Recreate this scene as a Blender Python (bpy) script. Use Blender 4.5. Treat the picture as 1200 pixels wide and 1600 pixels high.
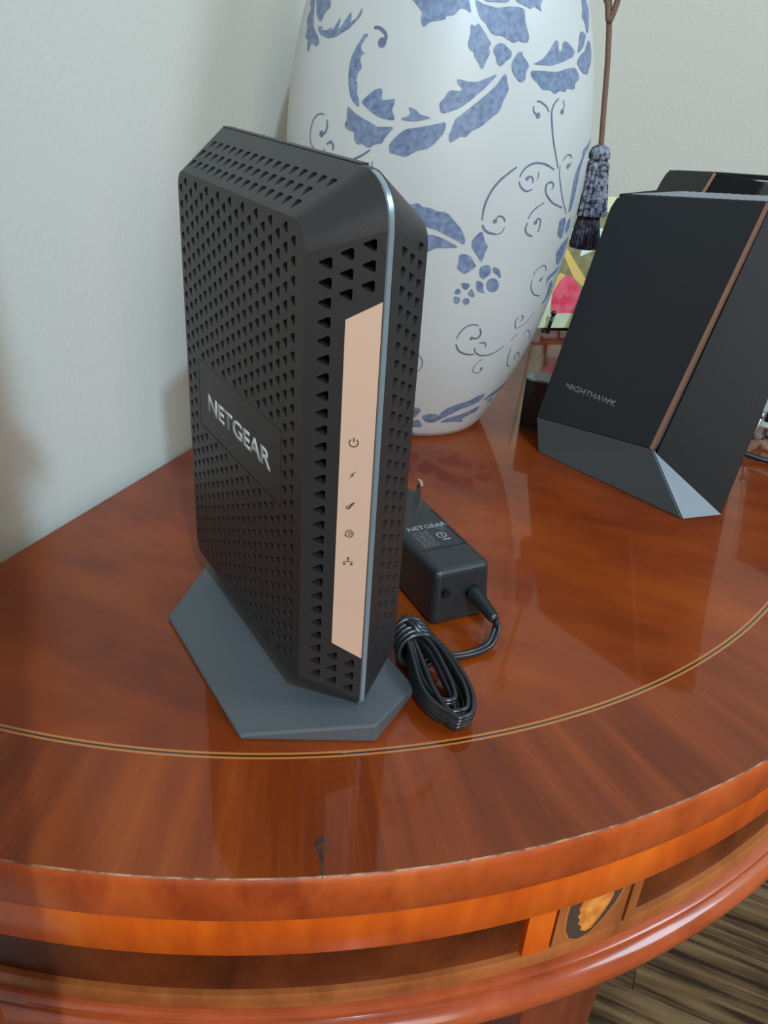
import bpy, bmesh, math, random
from mathutils import Vector, Matrix
from mathutils.geometry import delaunay_2d_cdt
random.seed(7)
for o in list(bpy.data.objects): bpy.data.objects.remove(o, do_unlink=True)
scene = bpy.context.scene
C = scene.collection
R = math.radians
S = 0.01          # everything below is written in centimetres
ZT = 75.0         # height of the table top above the floor

# ------------------------------------------------------------------ camera
cam = bpy.data.cameras.new('camera'); cam_ob = bpy.data.objects.new('camera', cam); C.objects.link(cam_ob)
PITCH, ROLL, CAM_H = R(28.75), R(4.02), 26.0
fwd = Vector((0, math.cos(PITCH), -math.sin(PITCH))); right = Vector((1, 0, 0)); up = right.cross(fwd)
cr = math.cos(ROLL)*right + math.sin(ROLL)*up; cu = -math.sin(ROLL)*right + math.cos(ROLL)*up
M = Matrix((cr, cu, -fwd)).transposed().to_4x4(); M.translation = Vector((0, 0, (CAM_H+ZT)*S)); cam_ob.matrix_world = M
cam.sensor_fit = 'VERTICAL'; cam.sensor_height = 32.0; cam.lens = 1298/1600*32.0; cam.clip_start = 0.01
scene.camera = cam_ob

# ------------------------------------------------------------------ light
scene.view_settings.view_transform = 'Standard'; scene.view_settings.look = 'None'
scene.view_settings.exposure = 0.0; scene.view_settings.gamma = 1.0; scene.view_settings.use_curve_mapping = False
w = bpy.data.worlds.new('room_light'); scene.world = w; w.use_nodes = True
w.node_tree.nodes['Background'].inputs[0].default_value = (0.84, 0.79, 0.68, 1); w.node_tree.nodes['Background'].inputs[1].default_value = 0.27
def area_light(name, target, az, el, dist, sx, sy, energy, color, shape='RECTANGLE'):
    l = bpy.data.lights.new(name, 'AREA'); l.shape = shape; l.size = sx*S; l.size_y = sy*S; l.energy = energy; l.color = color
    o = bpy.data.objects.new(name, l); C.objects.link(o)
    d = Vector((math.cos(R(az))*math.cos(R(el)), math.sin(R(az))*math.cos(R(el)), math.sin(R(el))))
    o.location = (Vector(target) + d*dist + Vector((0, 0, ZT)))*S; o.rotation_euler = d.to_track_quat('Z', 'Y').to_euler()
    return o
area_light('door_glass_daylight', (-18, 50, 14), 291, 40, 330, 10, 10, 78, (0.42, 0.72, 1.0), 'DISK')
area_light('hall_window_daylight', (0, 50, 5), 285, 22, 280, 130, 150, 36, (1.0, 0.95, 0.84))
area_light('side_window_daylight', (15, 50, 5), -17, 43, 250, 70, 80, 28, (0.62, 0.82, 1.0))

# ------------------------------------------------------------------ helpers
def link(o, parent=None):
    C.objects.link(o)
    if parent is not None: o.parent = parent
    return o
def thing(name, label, cat, loc=(0, 0, 0), rotz=0.0, group=None, z0=ZT):
    o = bpy.data.objects.new(name, None); o.empty_display_size = 0.02; C.objects.link(o)
    o.location = (loc[0]*S, loc[1]*S, (loc[2]+z0)*S); o.rotation_euler = (0, 0, rotz)
    return tag(o, label, cat, group)
def tag(o, label, cat, group=None):
    o['label'] = label; o['category'] = cat
    if group: o['group'] = group
    return o
def mesh_obj(name, verts, faces, mat, parent=None, smooth=False, label=None, auto=None, merge=False):
    me = bpy.data.meshes.new(name); me.from_pydata([(v[0]*S, v[1]*S, v[2]*S) for v in verts], [], [list(f) for f in faces]); me.update()
    bm = bmesh.new(); bm.from_mesh(me)
    if merge: bmesh.ops.remove_doubles(bm, verts=bm.verts, dist=1e-6)
    bmesh.ops.recalc_face_normals(bm, faces=bm.faces) if smooth is not None else None
    for f in bm.faces: f.smooth = bool(smooth)
    if auto:
        for e in bm.edges:
            if len(e.link_faces) == 2 and e.calc_face_angle(0) > R(auto): e.smooth = False
    bm.to_mesh(me); bm.free()
    me.materials.append(mat); o = bpy.data.objects.new(name, me); link(o, parent)
    if label: o['label'] = label
    return o
class MB:
    def __init__(s): s.v = []; s.f = []
    def add(s, v, f):
        n = len(s.v); s.v += [tuple(q) for q in v]; s.f += [tuple(i+n for i in q) for q in f]; return s
    def build(s, name, mat, parent=None, **k): return mesh_obj(name, s.v, s.f, mat, parent, **k)
def box_vf(x0, x1, y0, y1, z0, z1):
    return ([(x0,y0,z0),(x1,y0,z0),(x1,y1,z0),(x0,y1,z0),(x0,y0,z1),(x1,y0,z1),(x1,y1,z1),(x0,y1,z1)],
            [(0,3,2,1),(4,5,6,7),(0,1,5,4),(1,2,6,5),(2,3,7,6),(3,0,4,7)])
def prism_vf(poly, z0, z1, top=None):
    n = len(poly); top = top or poly
    v = [(p[0], p[1], z0) for p in poly] + [(p[0], p[1], (z1[i] if isinstance(z1, (list, tuple)) else z1)) for i, p in enumerate(top)]
    return v, [tuple(range(n-1, -1, -1)), tuple(range(n, 2*n))] + [(i, (i+1) % n, n+(i+1) % n, n+i) for i in range(n)]
def bevel(o, width, seg=2, angle=30):
    m = o.modifiers.new('bevel', 'BEVEL'); m.width = width*S; m.segments = seg; m.limit_method = 'ANGLE'; m.angle_limit = R(angle); return o
def lathe_vf(prof, n=64, a0=0.0, a1=2*math.pi):
    closed = abs((a1-a0)-2*math.pi) < 1e-6; m = n if closed else n+1
    v = []; f = []
    for i in range(m):
        a = a0+(a1-a0)*i/n
        v += [(r*math.cos(a), r*math.sin(a), z) for r, z in prof]
    k = len(prof)
    for i in range(n):
        j = (i+1) % m
        for q in range(k-1): f.append((i*k+q, j*k+q, j*k+q+1, i*k+q+1))
    return v, f
def arc_vf(prof, a0, a1, n, c=(0, 0)):          # closed profile swept about a vertical axis, ends capped
    v = []; f = []; k = len(prof)
    for i in range(n+1):
        a = a0+(a1-a0)*i/n
        v += [(c[0]+r*math.cos(a), c[1]+r*math.sin(a), z) for r, z in prof]
    for i in range(n):
        for q in range(k): f.append((i*k+q, (i+1)*k+q, (i+1)*k+(q+1) % k, i*k+(q+1) % k))
    f += [tuple(range(k)), tuple(range(n*k+k-1, n*k-1, -1))]
    return v, f
def spline(pts, n=6, closed=False):
    P = [Vector(p) for p in pts]; out = []; m = len(P)
    for i in range(m if closed else m-1):
        p0 = P[(i-1) % m] if (closed or i > 0) else P[0]; p1 = P[i]; p2 = P[(i+1) % m]; p3 = P[(i+2) % m] if (closed or i+2 < m) else P[-1]
        for j in range(n):
            t = j/n
            out.append(0.5*((2*p1)+(p2-p0)*t+(2*p0-5*p1+4*p2-p3)*t*t+(3*p1-p0-3*p2+p3)*t**3))
    if not closed: out.append(P[-1])
    return out
def tube_vf(pts, rad, seg=8, closed=False):
    P = [Vector(p) for p in pts]; n = len(P); v = []; f = []
    T = [((P[(i+1) % n]-P[(i-1) % n]) if closed else (P[min(i+1, n-1)]-P[max(i-1, 0)])).normalized() for i in range(n)]
    nrm = T[0].cross(Vector((0.31, 0.2, 0.93))).normalized()
    for i in range(n):
        nrm = (nrm - nrm.dot(T[i])*T[i]).normalized(); b = T[i].cross(nrm)
        r = rad[i] if isinstance(rad, (list, tuple)) else rad
        v += [tuple(P[i]+r*(math.cos(2*math.pi*k/seg)*nrm+math.sin(2*math.pi*k/seg)*b)) for k in range(seg)]
    for i in range(n if closed else n-1):
        j = (i+1) % n
        for k in range(seg): f.append((i*seg+k, i*seg+(k+1) % seg, j*seg+(k+1) % seg, j*seg+k))
    if not closed: f += [tuple(range(seg-1, -1, -1)), tuple(range((n-1)*seg, n*seg))]
    return v, f
def text_obj(name, body, mat, parent, frame, size, width=None, bold=0.0, thick=0.02, label=None):
    # frame: (origin, x axis, y axis) in parent space, cm; the text is scaled to the given cap height and width
    cu_ = bpy.data.curves.new(name, 'FONT'); cu_.body = body; cu_.offset = bold; cu_.resolution_u = 3
    tmp = bpy.data.objects.new(name, cu_); C.objects.link(tmp)
    dg = bpy.context.evaluated_depsgraph_get(); me = bpy.data.meshes.new_from_object(tmp.evaluated_get(dg)); bpy.data.objects.remove(tmp, do_unlink=True)
    xs = [q.co.x for q in me.vertices]; ys = [q.co.y for q in me.vertices]
    x0, x1, y0, y1 = min(xs), max(xs), min(ys), max(ys)
    sy = size/(y1-y0); sx = (width/(x1-x0)) if width else sy
    O, X, Y = (Vector(q) for q in frame); N = X.cross(Y)
    bm = bmesh.new(); bm.from_mesh(me); bpy.data.meshes.remove(me)
    for q in bm.verts: q.co = (O+X*((q.co.x-x0)*sx)+Y*((q.co.y-y0)*sy)+N*thick)*S
    r = bmesh.ops.extrude_face_region(bm, geom=bm.faces[:])
    for q in [g for g in r['geom'] if isinstance(g, bmesh.types.BMVert)]: q.co -= N*thick*S
    bmesh.ops.recalc_face_normals(bm, faces=bm.faces)
    m2 = bpy.data.meshes.new(name); bm.to_mesh(m2); bm.free(); m2.materials.append(mat)
    o = link(bpy.data.objects.new(name, m2), parent)
    if label: o['label'] = label
    return o

# ------------------------------------------------------------------ materials
def mat(name, col, rough=0.5, metal=0.0, coat=0.0, coat_rough=0.05, spec=0.5, noise=None, bump=None):
    m = bpy.data.materials.new(name); m.use_nodes = True; nt = m.node_tree; b = nt.nodes['Principled BSDF']
    b.inputs['Base Color'].default_value = (*col, 1); b.inputs['Roughness'].default_value = rough; b.inputs['Metallic'].default_value = metal
    b.inputs['Coat Weight'].default_value = coat; b.inputs['Coat Roughness'].default_value = coat_rough; b.inputs['Specular IOR Level'].default_value = spec
    tc = nt.nodes.new('ShaderNodeTexCoord')
    if noise:          # (scale, other colour, contrast low, contrast high)
        n = nt.nodes.new('ShaderNodeTexNoise'); n.inputs['Scale'].default_value = noise[0]; n.inputs['Detail'].default_value = 5
        r = nt.nodes.new('ShaderNodeValToRGB'); r.color_ramp.elements[0].position = noise[2]; r.color_ramp.elements[1].position = noise[3]
        r.color_ramp.elements[0].color = (*noise[1], 1); r.color_ramp.elements[1].color = (*col, 1)
        nt.links.new(tc.outputs['Object'], n.inputs['Vector']); nt.links.new(n.outputs['Fac'], r.inputs['Fac']); nt.links.new(r.outputs['Color'], b.inputs['Base Color'])
    if bump:           # (scale, strength)
        n = nt.nodes.new('ShaderNodeTexNoise'); n.inputs['Scale'].default_value = bump[0]; n.inputs['Detail'].default_value = 3
        k = nt.nodes.new('ShaderNodeBump'); k.inputs['Strength'].default_value = bump[1]; k.inputs['Distance'].default_value = 0.002
        nt.links.new(tc.outputs['Object'], n.inputs['Vector']); nt.links.new(n.outputs['Fac'], k.inputs['Height']); nt.links.new(k.outputs['Normal'], b.inputs['Normal'])
    return m
def wood(name, dark, mid, light, mode, scale=(1, 1, 1), rough=0.35, coat=0.6, coat_rough=0.07, cloud=6.0, angle=0.0, fine=1.0, spec=0.12):
    # mode 'polar': grain runs along the radius of the round top; 'linear': grain along local x after rotation by angle
    m = bpy.data.materials.new(name); m.use_nodes = True; nt = m.node_tree; b = nt.nodes['Principled BSDF']; L = nt.links.new
    tc = nt.nodes.new('ShaderNodeTexCoord'); src = tc.outputs['Object']
    if mode in ('polar', 'band'):
        sp = nt.nodes.new('ShaderNodeSeparateXYZ'); L(src, sp.inputs[0])
        at = nt.nodes.new('ShaderNodeMath'); at.operation = 'ARCTAN2'; L(sp.outputs['Y'], at.inputs[0]); L(sp.outputs['X'], at.inputs[1])
        rr = nt.nodes.new('ShaderNodeMath'); rr.operation = 'MULTIPLY'; L(at.outputs[0], rr.inputs[0]); rr.inputs[1].default_value = 0.42
        ln = nt.nodes.new('ShaderNodeVectorMath'); ln.operation = 'LENGTH'; L(src, ln.inputs[0])
        cb = nt.nodes.new('ShaderNodeCombineXYZ')
        L(ln.outputs['Value'] if mode == 'polar' else sp.outputs['Z'], cb.inputs['X']); L(rr.outputs[0], cb.inputs['Y'])
        src = cb.outputs[0]
    mp = nt.nodes.new('ShaderNodeMapping'); mp.inputs['Rotation'].default_value = (0, 0, angle); mp.inputs['Scale'].default_value = scale; L(src, mp.inputs['Vector'])
    n1 = nt.nodes.new('ShaderNodeTexNoise'); n1.inputs['Scale'].default_value = 1.0; n1.inputs['Detail'].default_value = 8; n1.inputs['Roughness'].default_value = 0.62; n1.inputs['Distortion'].default_value = 0.35; L(mp.outputs[0], n1.inputs['Vector'])
    n2 = nt.nodes.new('ShaderNodeTexNoise'); n2.inputs['Scale'].default_value = cloud; n2.inputs['Detail'].default_value = 3; L(src, n2.inputs['Vector'])
    mx = nt.nodes.new('ShaderNodeMath'); mx.operation = 'MULTIPLY_ADD'; L(n1.outputs['Fac'], mx.inputs[0]); mx.inputs[1].default_value = fine; 
    sb = nt.nodes.new('ShaderNodeMath'); sb.operation = 'MULTIPLY_ADD'; L(n2.outputs['Fac'], sb.inputs[0]); sb.inputs[1].default_value = 0.7; sb.inputs[2].default_value = -0.35-(fine-1)*0.5
    L(sb.outputs[0], mx.inputs[2])
    rp = nt.nodes.new('ShaderNodeValToRGB'); e = rp.color_ramp.elements; e[0].position = 0.30; e[0].color = (*dark, 1); e[1].position = 0.72; e[1].color = (*light, 1)
    k = rp.color_ramp.elements.new(0.5); k.color = (*mid, 1)
    L(mx.outputs[0], rp.inputs['Fac']); L(rp.outputs['Color'], b.inputs['Base Color'])
    bp = nt.nodes.new('ShaderNodeBump'); bp.inputs['Strength'].default_value = 0.05; bp.inputs['Distance'].default_value = 0.001; L(n1.outputs['Fac'], bp.inputs['Height']); L(bp.outputs[0], b.inputs['Normal'])
    b.inputs['Roughness'].default_value = rough; b.inputs['Coat Weight'].default_value = coat; b.inputs['Coat Roughness'].default_value = coat_rough; b.inputs['Specular IOR Level'].default_value = spec
    return m

M_wall = mat('wall_paint', (0.60, 0.56, 0.48), 0.85, bump=(260, 0.12))
M_white = mat('white_trim_paint', (0.80, 0.81, 0.78), 0.45)
M_field = wood('mahogany_field', (0.125, 0.016, 0.0015), (0.205, 0.030, 0.0025), (0.30, 0.052, 0.004), 'linear', (10, 30, 10), 0.35, 0.62, 0.05, 11.0, R(35), 0.7)
M_border = wood('mahogany_crossband', (0.125, 0.017, 0.0015), (0.21, 0.033, 0.003), (0.30, 0.056, 0.005), 'polar', (9, 70, 9), 0.35, 0.62, 0.06, 12.0, 0.0, 0.85)
M_edge = wood('mahogany_edge', (0.27, 0.036, 0.007), (0.40, 0.064, 0.011), (0.52, 0.10, 0.018), 'band', (30, 55, 9), 0.5, 0.25, 0.3, 12.0, 0.0, 0.8)
M_rail = wood('tulipwood_rail', (0.48, 0.062, 0.004), (0.66, 0.10, 0.006), (0.80, 0.15, 0.010), 'band', (14, 70, 9), 0.45, 0.35, 0.2, 12.0, 0.0, 0.8)
M_panel = wood('dark_rosewood_panel', (0.060, 0.012, 0.003), (0.11, 0.022, 0.005), (0.18, 0.038, 0.008), 'band', (20, 26, 9), 0.45, 0.12, 0.3, 14.0)
M_block = wood('walnut_block', (0.22, 0.055, 0.013), (0.33, 0.09, 0.022), (0.42, 0.125, 0.032), 'band', (20, 40, 9), 0.38, 0.4, 0.2, 14.0)
M_mold = wood('mahogany_moulding', (0.24, 0.036, 0.009), (0.36, 0.062, 0.016), (0.48, 0.10, 0.028), 'band', (60, 14, 9), 0.3, 0.8, 0.12, 12.0)
M_leg = wood('mahogany_leg', (0.13, 0.022, 0.007), (0.19, 0.034, 0.010), (0.26, 0.052, 0.015), 'linear', (60, 60, 6), 0.35, 0.5, 0.15, 8.0)
M_inlay_l = mat('boxwood_inlay', (0.46, 0.14, 0.022), 0.3, coat=0.6)
M_inlay_d = mat('ebony_inlay', (0.025, 0.008, 0.004), 0.3, coat=1.0)
M_floor = wood('dark_oak_plank', (0.028, 0.014, 0.006), (0.115, 0.062, 0.026), (0.19, 0.112, 0.050), 'linear', (70, 3.2, 8), 0.5, 0.1, 0.3, 6.0, 0.0, 1.7)
M_gap = mat('floor_gap', (0.03, 0.018, 0.009), 0.9)

# ------------------------------------------------------------------ room
TD = R(68.0); tdir = Vector((math.cos(TD), math.sin(TD), 0)); ndir = Vector((math.sin(TD), -math.cos(TD), 0))
PA = Vector((-14.34, 55.05, 0)) - ndir*3.2            # foot of the left wall, just behind the table
WB = 64.3                                              # the back wall stands this far along the left wall
def room(name, boxes, m, parent=None):
    mb = MB()
    for b in boxes: mb.add(*box_vf(*b))
    o = mb.build(name, m, parent)
    if parent is None:
        o.location = (PA.x*S, PA.y*S, 0); o.rotation_euler = (0, 0, TD); o['kind'] = 'structure'
    return o
room('wall_left', [(-170, WB+10, 0, 10, 0, 260)], M_wall)
room('wall_back', [(WB, WB+10, -260, 0, 0, 260)], M_wall)
fl = room('floor', [(-170, WB+10, -260, 10, -6, -0.35)], M_gap)
b = room('baseboard_left', [(-170, WB, -1.5, 0, 0, 45)], M_white); bevel(b, 0.4)
b = room('baseboard_back', [(WB-1.6, WB, -260, -1.5, 0, 13), (WB-3.0, WB-1.6, -260, -1.5, 0, 1.8)], M_white); bevel(b, 0.4)
post = room('shadow_caster_post_1', [(-45.5, -38.1, -25, -18, 0, 240)], M_leg)  # added post left of the view, only there to shade the left wall
kb = MB(); v_, f_ = lathe_vf([(0.05, -1.2), (0.8, -0.9), (1.2, 0), (0.8, 0.9), (0.05, 1.2)], 16)
kb.add([(q[0]-37.7, q[1]-24.5, q[2]+ZT+35) for q in v_], f_).build('shadow_caster_knob', M_leg, post, smooth=True)  # knob added to give the post's wall shadow its bump
pw = 12.4; plank_me = {}
for i in range(9):
    x1 = WB-0.2-i*pw; x0 = x1-pw
    for (ya, yb) in (((-2, -88), (-88.04, -190)) if i % 2 else ((-2, -46), (-46.04, -150))):
        key = round(ya-yb, 2)
        if key not in plank_me:
            mb = MB(); v, f = box_vf(-pw/2+0.02, pw/2-0.02, -key/2, key/2, -0.9, 0); v[4:] = [(q[0]*0.996, q[1]*0.9995, q[2]) for q in v[4:]]
            mb.add(v, f); v0 = mb.build('plank', M_floor, fl); plank_me[key] = v0.data; o = v0
        else:
            o = link(bpy.data.objects.new('plank', plank_me[key]), fl)
        o.location = ((x0+x1)/2*S, (ya+yb)/2*S, -0.02*S*(i % 3)); 

# ------------------------------------------------------------------ half-round console table
RI, RO = 38.83, 44.85; BACK = -2.52
tb = thing('console_table', 'half-round glossy mahogany console table with inlaid top against the wall', 'table', (-7.96, 64.11, 0), R(-22), z0=0)
def half_range(r): return R(90)+math.asin(-BACK/r)
def zt(z): return ZT+z
def disc(name, r0, r1, z0, z1, m, n=120):                 # ring (or half disc) with a straight back edge
    a = half_range(r1)
    outer = [(r1*math.cos(-a+2*a*i/n), r1*math.sin(-a+2*a*i/n)) for i in range(n+1)]
    if r0 <= 0:
        return MB().add(*prism_vf(outer, zt(z0), zt(z1))).build(name, m, tb)
    a0 = half_range(r0); inner = [(r0*math.cos(-a0+2*a0*i/n), r0*math.sin(-a0+2*a0*i/n)) for i in range(n+1)]
    v = [(*p, zt(z1)) for p in outer]+[(*p, zt(z1)) for p in inner]+[(*p, zt(z0)) for p in outer]+[(*p, zt(z0)) for p in inner]; k = n+1; f = []
    for i in range(n):
        f += [(i, i+1, k+i+1, k+i), (2*k+i, 3*k+i, 3*k+i+1, 2*k+i+1), (i, 2*k+i, 2*k+i+1, i+1), (k+i, k+i+1, 3*k+i+1, 3*k+i)]
    f += [(0, k, 3*k, 2*k), (n, 2*k+n, 3*k+n, k+n)]
    return mesh_obj(name, v, f, m, tb)
disc('top_field', 0, RI-0.17, -2.3, 0, M_field)
disc('inlay_line', RI-0.17, RI-0.05, -2.3, 0, M_inlay_l); disc('inlay_line', RI-0.05, RI+0.07, -2.3, -0.006, M_inlay_d); disc('inlay_line', RI+0.07, RI+0.19, -2.3, 0, M_inlay_l)
disc('crossband_border', RI+0.19, RO-0.12, -2.3, 0, M_border)
A = half_range(RO)
M_worn = mat('worn_rim', (0.40, 0.22, 0.12), 0.6, noise=(160, (0.15, 0.045, 0.015), 0.40, 0.62))
def sweep(name, prof, a0, a1, m, n=96, smooth=True): 
    return MB().add(*arc_vf([(r, zt(z)) for r, z in prof], a0, a1, n)).build(name, m, tb, smooth=smooth, auto=40)
sweep('top_edge', [(RO-0.12, -2.3), (RO-0.12, 0.0), (RO-0.04, -0.05), (RO+0.05, -0.30), (RO+0.10, -1.0), (RO+0.06, -1.9), (RO-0.02, -2.2), (RO-0.05, -2.3)], -A, A, M_edge, 140)
sweep('worn_rim', [(RO-0.12, -0.05), (RO-0.12, 0.004), (RO-0.085, 0.003), (RO-0.06, -0.03)], -A, A, M_worn, 140)
sweep('apron_core', [(41.5, -8.2), (41.5, -2.3), (44.2, -2.3), (44.2, -8.2)], -A, A, M_panel, 140)
sweep('upper_rail', [(44.2, -4.5), (44.2, -2.34), (44.74, -2.34), (44.74, -4.45), (44.70, -4.5)], -A, A, M_rail, 140)
sweep('lower_rail', [(44.2, -8.15), (44.2, -7.35), (44.55, -7.35), (44.6, -7.45), (44.6, -8.15)], -A, A, M_block, 140)
for a0, a1 in ((-84.5, -79.2), (-46.3, -41.6), (41.6, 46.3), (79.2, 84.5)):
    sweep('leg_block', [(44.2, -7.35), (44.2, -4.5), (44.56, -4.5), (44.56, -7.35)], R(a0), R(a1), M_block, 6)
for a0, a1 in ((-79.0, -77.4), (-48.15, -46.5), (-41.4, -40.7), (40.7, 41.4), (46.5, 48.15), (77.4, 79.0)):
    sweep('stile', [(44.2, -7.35), (44.2, -4.5), (44.58, -4.5), (44.58, -7.35)], R(a0), R(a1), M_block if abs(abs(a0+a1)/2-41.05) < 0.2 else M_rail, 3)
for a0, a1 in ((-77.4, -48.15), (-40.7, 40.7), (48.15, 77.4)):
    sweep('apron_panel', [(44.0, -7.35), (44.0, -4.5), (44.28, -4.5), (44.28, -7.35)], R(a0), R(a1), M_panel, 50)
sweep('bead_moulding', [(41.5, -10.3), (41.5, -8.2), (44.75, -8.2), (44.95, -8.3), (45.0, -8.5), (44.85, -8.72), (44.8, -8.85), (45.15, -8.95), (45.45, -9.2), (45.55, -9.55), (45.45, -9.95), (45.1, -10.25), (44.7, -10.3)], -A, A, M_mold, 140)
def medallion(mid):
    def plate(name, poly, r0, r1, m, parent=None):
        v = []; n = len(poly)
        for r in (r0, r1): v += [(r*math.cos(R(mid+a)), r*math.sin(R(mid+a)), zt(z)) for a, z in poly]
        return mesh_obj(name, v, [tuple(range(n)), tuple(range(2*n-1, n-1, -1))]+[(i, (i+1) % n, n+(i+1) % n, n+i) for i in range(n)], m, parent or tb)
    sh = [(-1.75, -4.55), (-1.78, -5.5), (-1.66, -6.4), (-1.3, -7.05), (-0.7, -7.3), (0.0, -7.1), (0.75, -6.4), (1.4, -5.5), (1.75, -4.55)]
    plate('medallion_rim', [(a*1.12, z if z > -5 else z-0.06) for a, z in sh], 44.5, 44.575, M_inlay_l)
    plate('medallion_ground', sh, 44.5, 44.59, mat('fumed_wood', (0.07, 0.040, 0.028), 0.4, coat=0.3))
    fan = []
    for i in range(7):
        a = -1.0+2.0*i/6; fan += [(a*0.95, -4.6)]
    left = [(-1.05, -4.9), (-1.15, -5.15), (-1.0, -5.4), (-1.1, -5.65), (-0.9, -5.9), (-0.98, -6.15), (-0.7, -6.4), (-0.72, -6.65), (-0.35, -6.85)]
    plate('shell_inlay', [(1.0, -4.6), (-1.0, -4.6)]+left+[(0.05, -6.75), (0.45, -6.2), (0.8, -5.6), (1.05, -5.0)], 44.5, 44.61, mat('satinwood_shell', (0.85, 0.30, 0.05), 0.35, coat=0.4, noise=(180, (0.60, 0.17, 0.025), 0.40, 0.62)))
for am in (-43.9, 43.9): medallion(am)
for al in (-82, -43.9, 43.9, 82):
    ca, sa = math.cos(R(al)), math.sin(R(al)); rc = 41.9 if abs(al) < 60 else 41.2
    q = []
    for (h, z) in ((2.35, -10.2), (1.35, -72)):
        q.append([((rc+dx*h)*ca-dy*h*sa, (rc+dx*h)*sa+dy*h*ca) for dx, dy in ((1, -1), (1, 1), (-1, 1), (-1, -1))])
    v = [(*p, zt(-72)) for p in q[1]]+[(*p, zt(-8.5)) for p in q[0]]
    bevel(mesh_obj('leg', v, [(3, 2, 1, 0), (4, 5, 6, 7)]+[(i, (i+1) % 4, 4+(i+1) % 4, 4+i) for i in range(4)], M_leg, tb), 0.15)
    f_ = [((rc+dx*1.7)*ca-dy*1.7*sa, (rc+dx*1.7)*sa+dy*1.7*ca) for dx, dy in ((1, -1), (1, 1), (-1, 1), (-1, -1))]
    MB().add(*prism_vf(f_, 0.0, 3.0)).build('foot', M_leg, tb)

# a dark knot in the border veneer, with its streak
ck, sk = math.cos(R(22)), math.sin(R(22))
def tl(x, y): dx, dy = x+7.96, y-64.11; return (dx*ck-dy*sk, dx*sk+dy*ck)
M_knot = mat('dark_knot', (0.03, 0.008, 0.003), 0.35, coat=0.62, noise=(300, (0.09, 0.018, 0.003), 0.4, 0.6))
kc = (-1.45, 21.25)
v = [(*tl(kc[0]+0.26*math.cos(k*0.449)*(1+0.25*math.sin(3*k)), kc[1]+0.42*math.sin(k*0.449)*(1+0.2*math.cos(2*k))), ZT+0.004) for k in range(14)]
mesh_obj('wood_knot', v, [tuple(range(14))], M_knot, tb, smooth=None)
v = [(*tl(kc[0]+dx, kc[1]+dy), ZT+0.003) for dx, dy in ((-0.10, -0.3), (0.10, -0.3), (0.22, -1.3), (0.16, -1.5), (0.08, -1.2))]
mesh_obj('wood_knot', v, [tuple(range(5))], M_knot, tb, smooth=None)

# ------------------------------------------------------------------ cable modem
M_black = mat('black_modem_plastic', (0.021, 0.018, 0.018), 0.42, spec=0.45, bump=(2600, 0.06))
M_dark = mat('dark_interior', (0.006, 0.005, 0.005), 0.8, spec=0.2)
M_stand = mat('grey_stand_plastic', (0.075, 0.081, 0.085), 0.45, bump=(2200, 0.08))
M_gold = mat('rose_gold_panel', (0.70, 0.44, 0.31), 0.36, metal=0.2)
M_strip = mat('grey_metal_strip', (0.30, 0.36, 0.39), 0.30, metal=0.6)
M_logo = mat('light_grey_print', (0.42, 0.44, 0.43), 0.5)
M_icon = mat('brown_print', (0.10, 0.055, 0.035), 0.6)
md = thing('cable_modem', 'tall black perforated modem with rose gold front strip on a grey hexagonal stand', 'modem', (-0.38, 27.8, 0), R(122.6))
VS, VC = 2.4, 0.15
def outline(u0, u1, z0, z1, rft, rfb, rbb, rbt, n=7):
    pts = []; seg = []
    for (cx, cz, r, a0) in ((u1-rbt, z1-rbt, rbt, 0), (u0+rft, z1-rft, rft, 90), (u0+rfb, z0+rfb, rfb, 180), (u1-rbb, z0+rbb, rbb, 270)):
        pts += [(cx+r*math.cos(R(a0+90*i/n)), cz+r*math.sin(R(a0+90*i/n))) for i in range(n+1)]
    return pts
NC = 8
side = outline(1.4, 14.05, 1.95, 21.15, 0.95, 0.7, 0.7, 0.7); core = outline(0.0, 14.75, 1.0, 22.78, 1.7, 0.5, 0.4, 0.4)
def panel_mesh(mb, outer, holes, to3, nrm, depth=0.5, taper=0.86):
    # flat sheet with real holes; every hole gets its own walls going inwards
    ar = sum(outer[i-1][0]*outer[i][1]-outer[i][0]*outer[i-1][1] for i in range(len(outer)))
    if ar < 0: outer = outer[::-1]
    loops = [outer]+holes; vs = []; fs = []
    for lp in loops: fs.append(list(range(len(vs), len(vs)+len(lp)))); vs += [Vector(q) for q in lp]
    V, E, F, ov, oe, of = delaunay_2d_cdt(vs, [], fs, 1, 1e-6)
    mb.add([to3(q) for q in V], [f for f, o in zip(F, of) if list(o) == [0]])
    N = Vector(nrm)
    for h in holes:
        c = (sum(q[0] for q in h)/len(h), sum(q[1] for q in h)/len(h)); n = len(h)
        a = [Vector(to3(q)) for q in h]; b2 = [Vector(to3((c[0]+(q[0]-c[0])*taper, c[1]+(q[1]-c[1])*taper)))-N*depth for q in h]
        mb.add([tuple(q) for q in a+b2], [(i, (i+1) % n, n+(i+1) % n, n+i) for i in range(n)])
def tri(cx, cz, w, h, ang=0.0, cut=0.16):
    # triangle with a flat side on +x and its apex on -x, corners cut
    P = [(-w*0.62, 0), (w*0.38, -h/2), (w*0.38, h/2)]; out = []
    for i in range(3):
        p, a, b3 = P[i], P[i-1], P[(i+1) % 3]
        out += [(p[0]+(a[0]-p[0])*cut, p[1]+(a[1]-p[1])*cut), (p[0]+(b3[0]-p[0])*cut, p[1]+(b3[1]-p[1])*cut)]
    ca, sa = math.cos(ang), math.sin(ang)
    return [(cx+x*ca-y*sa, cz+x*sa+y*ca) for x, y in out]
DU, DZ = 0.633, 0.663
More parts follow.
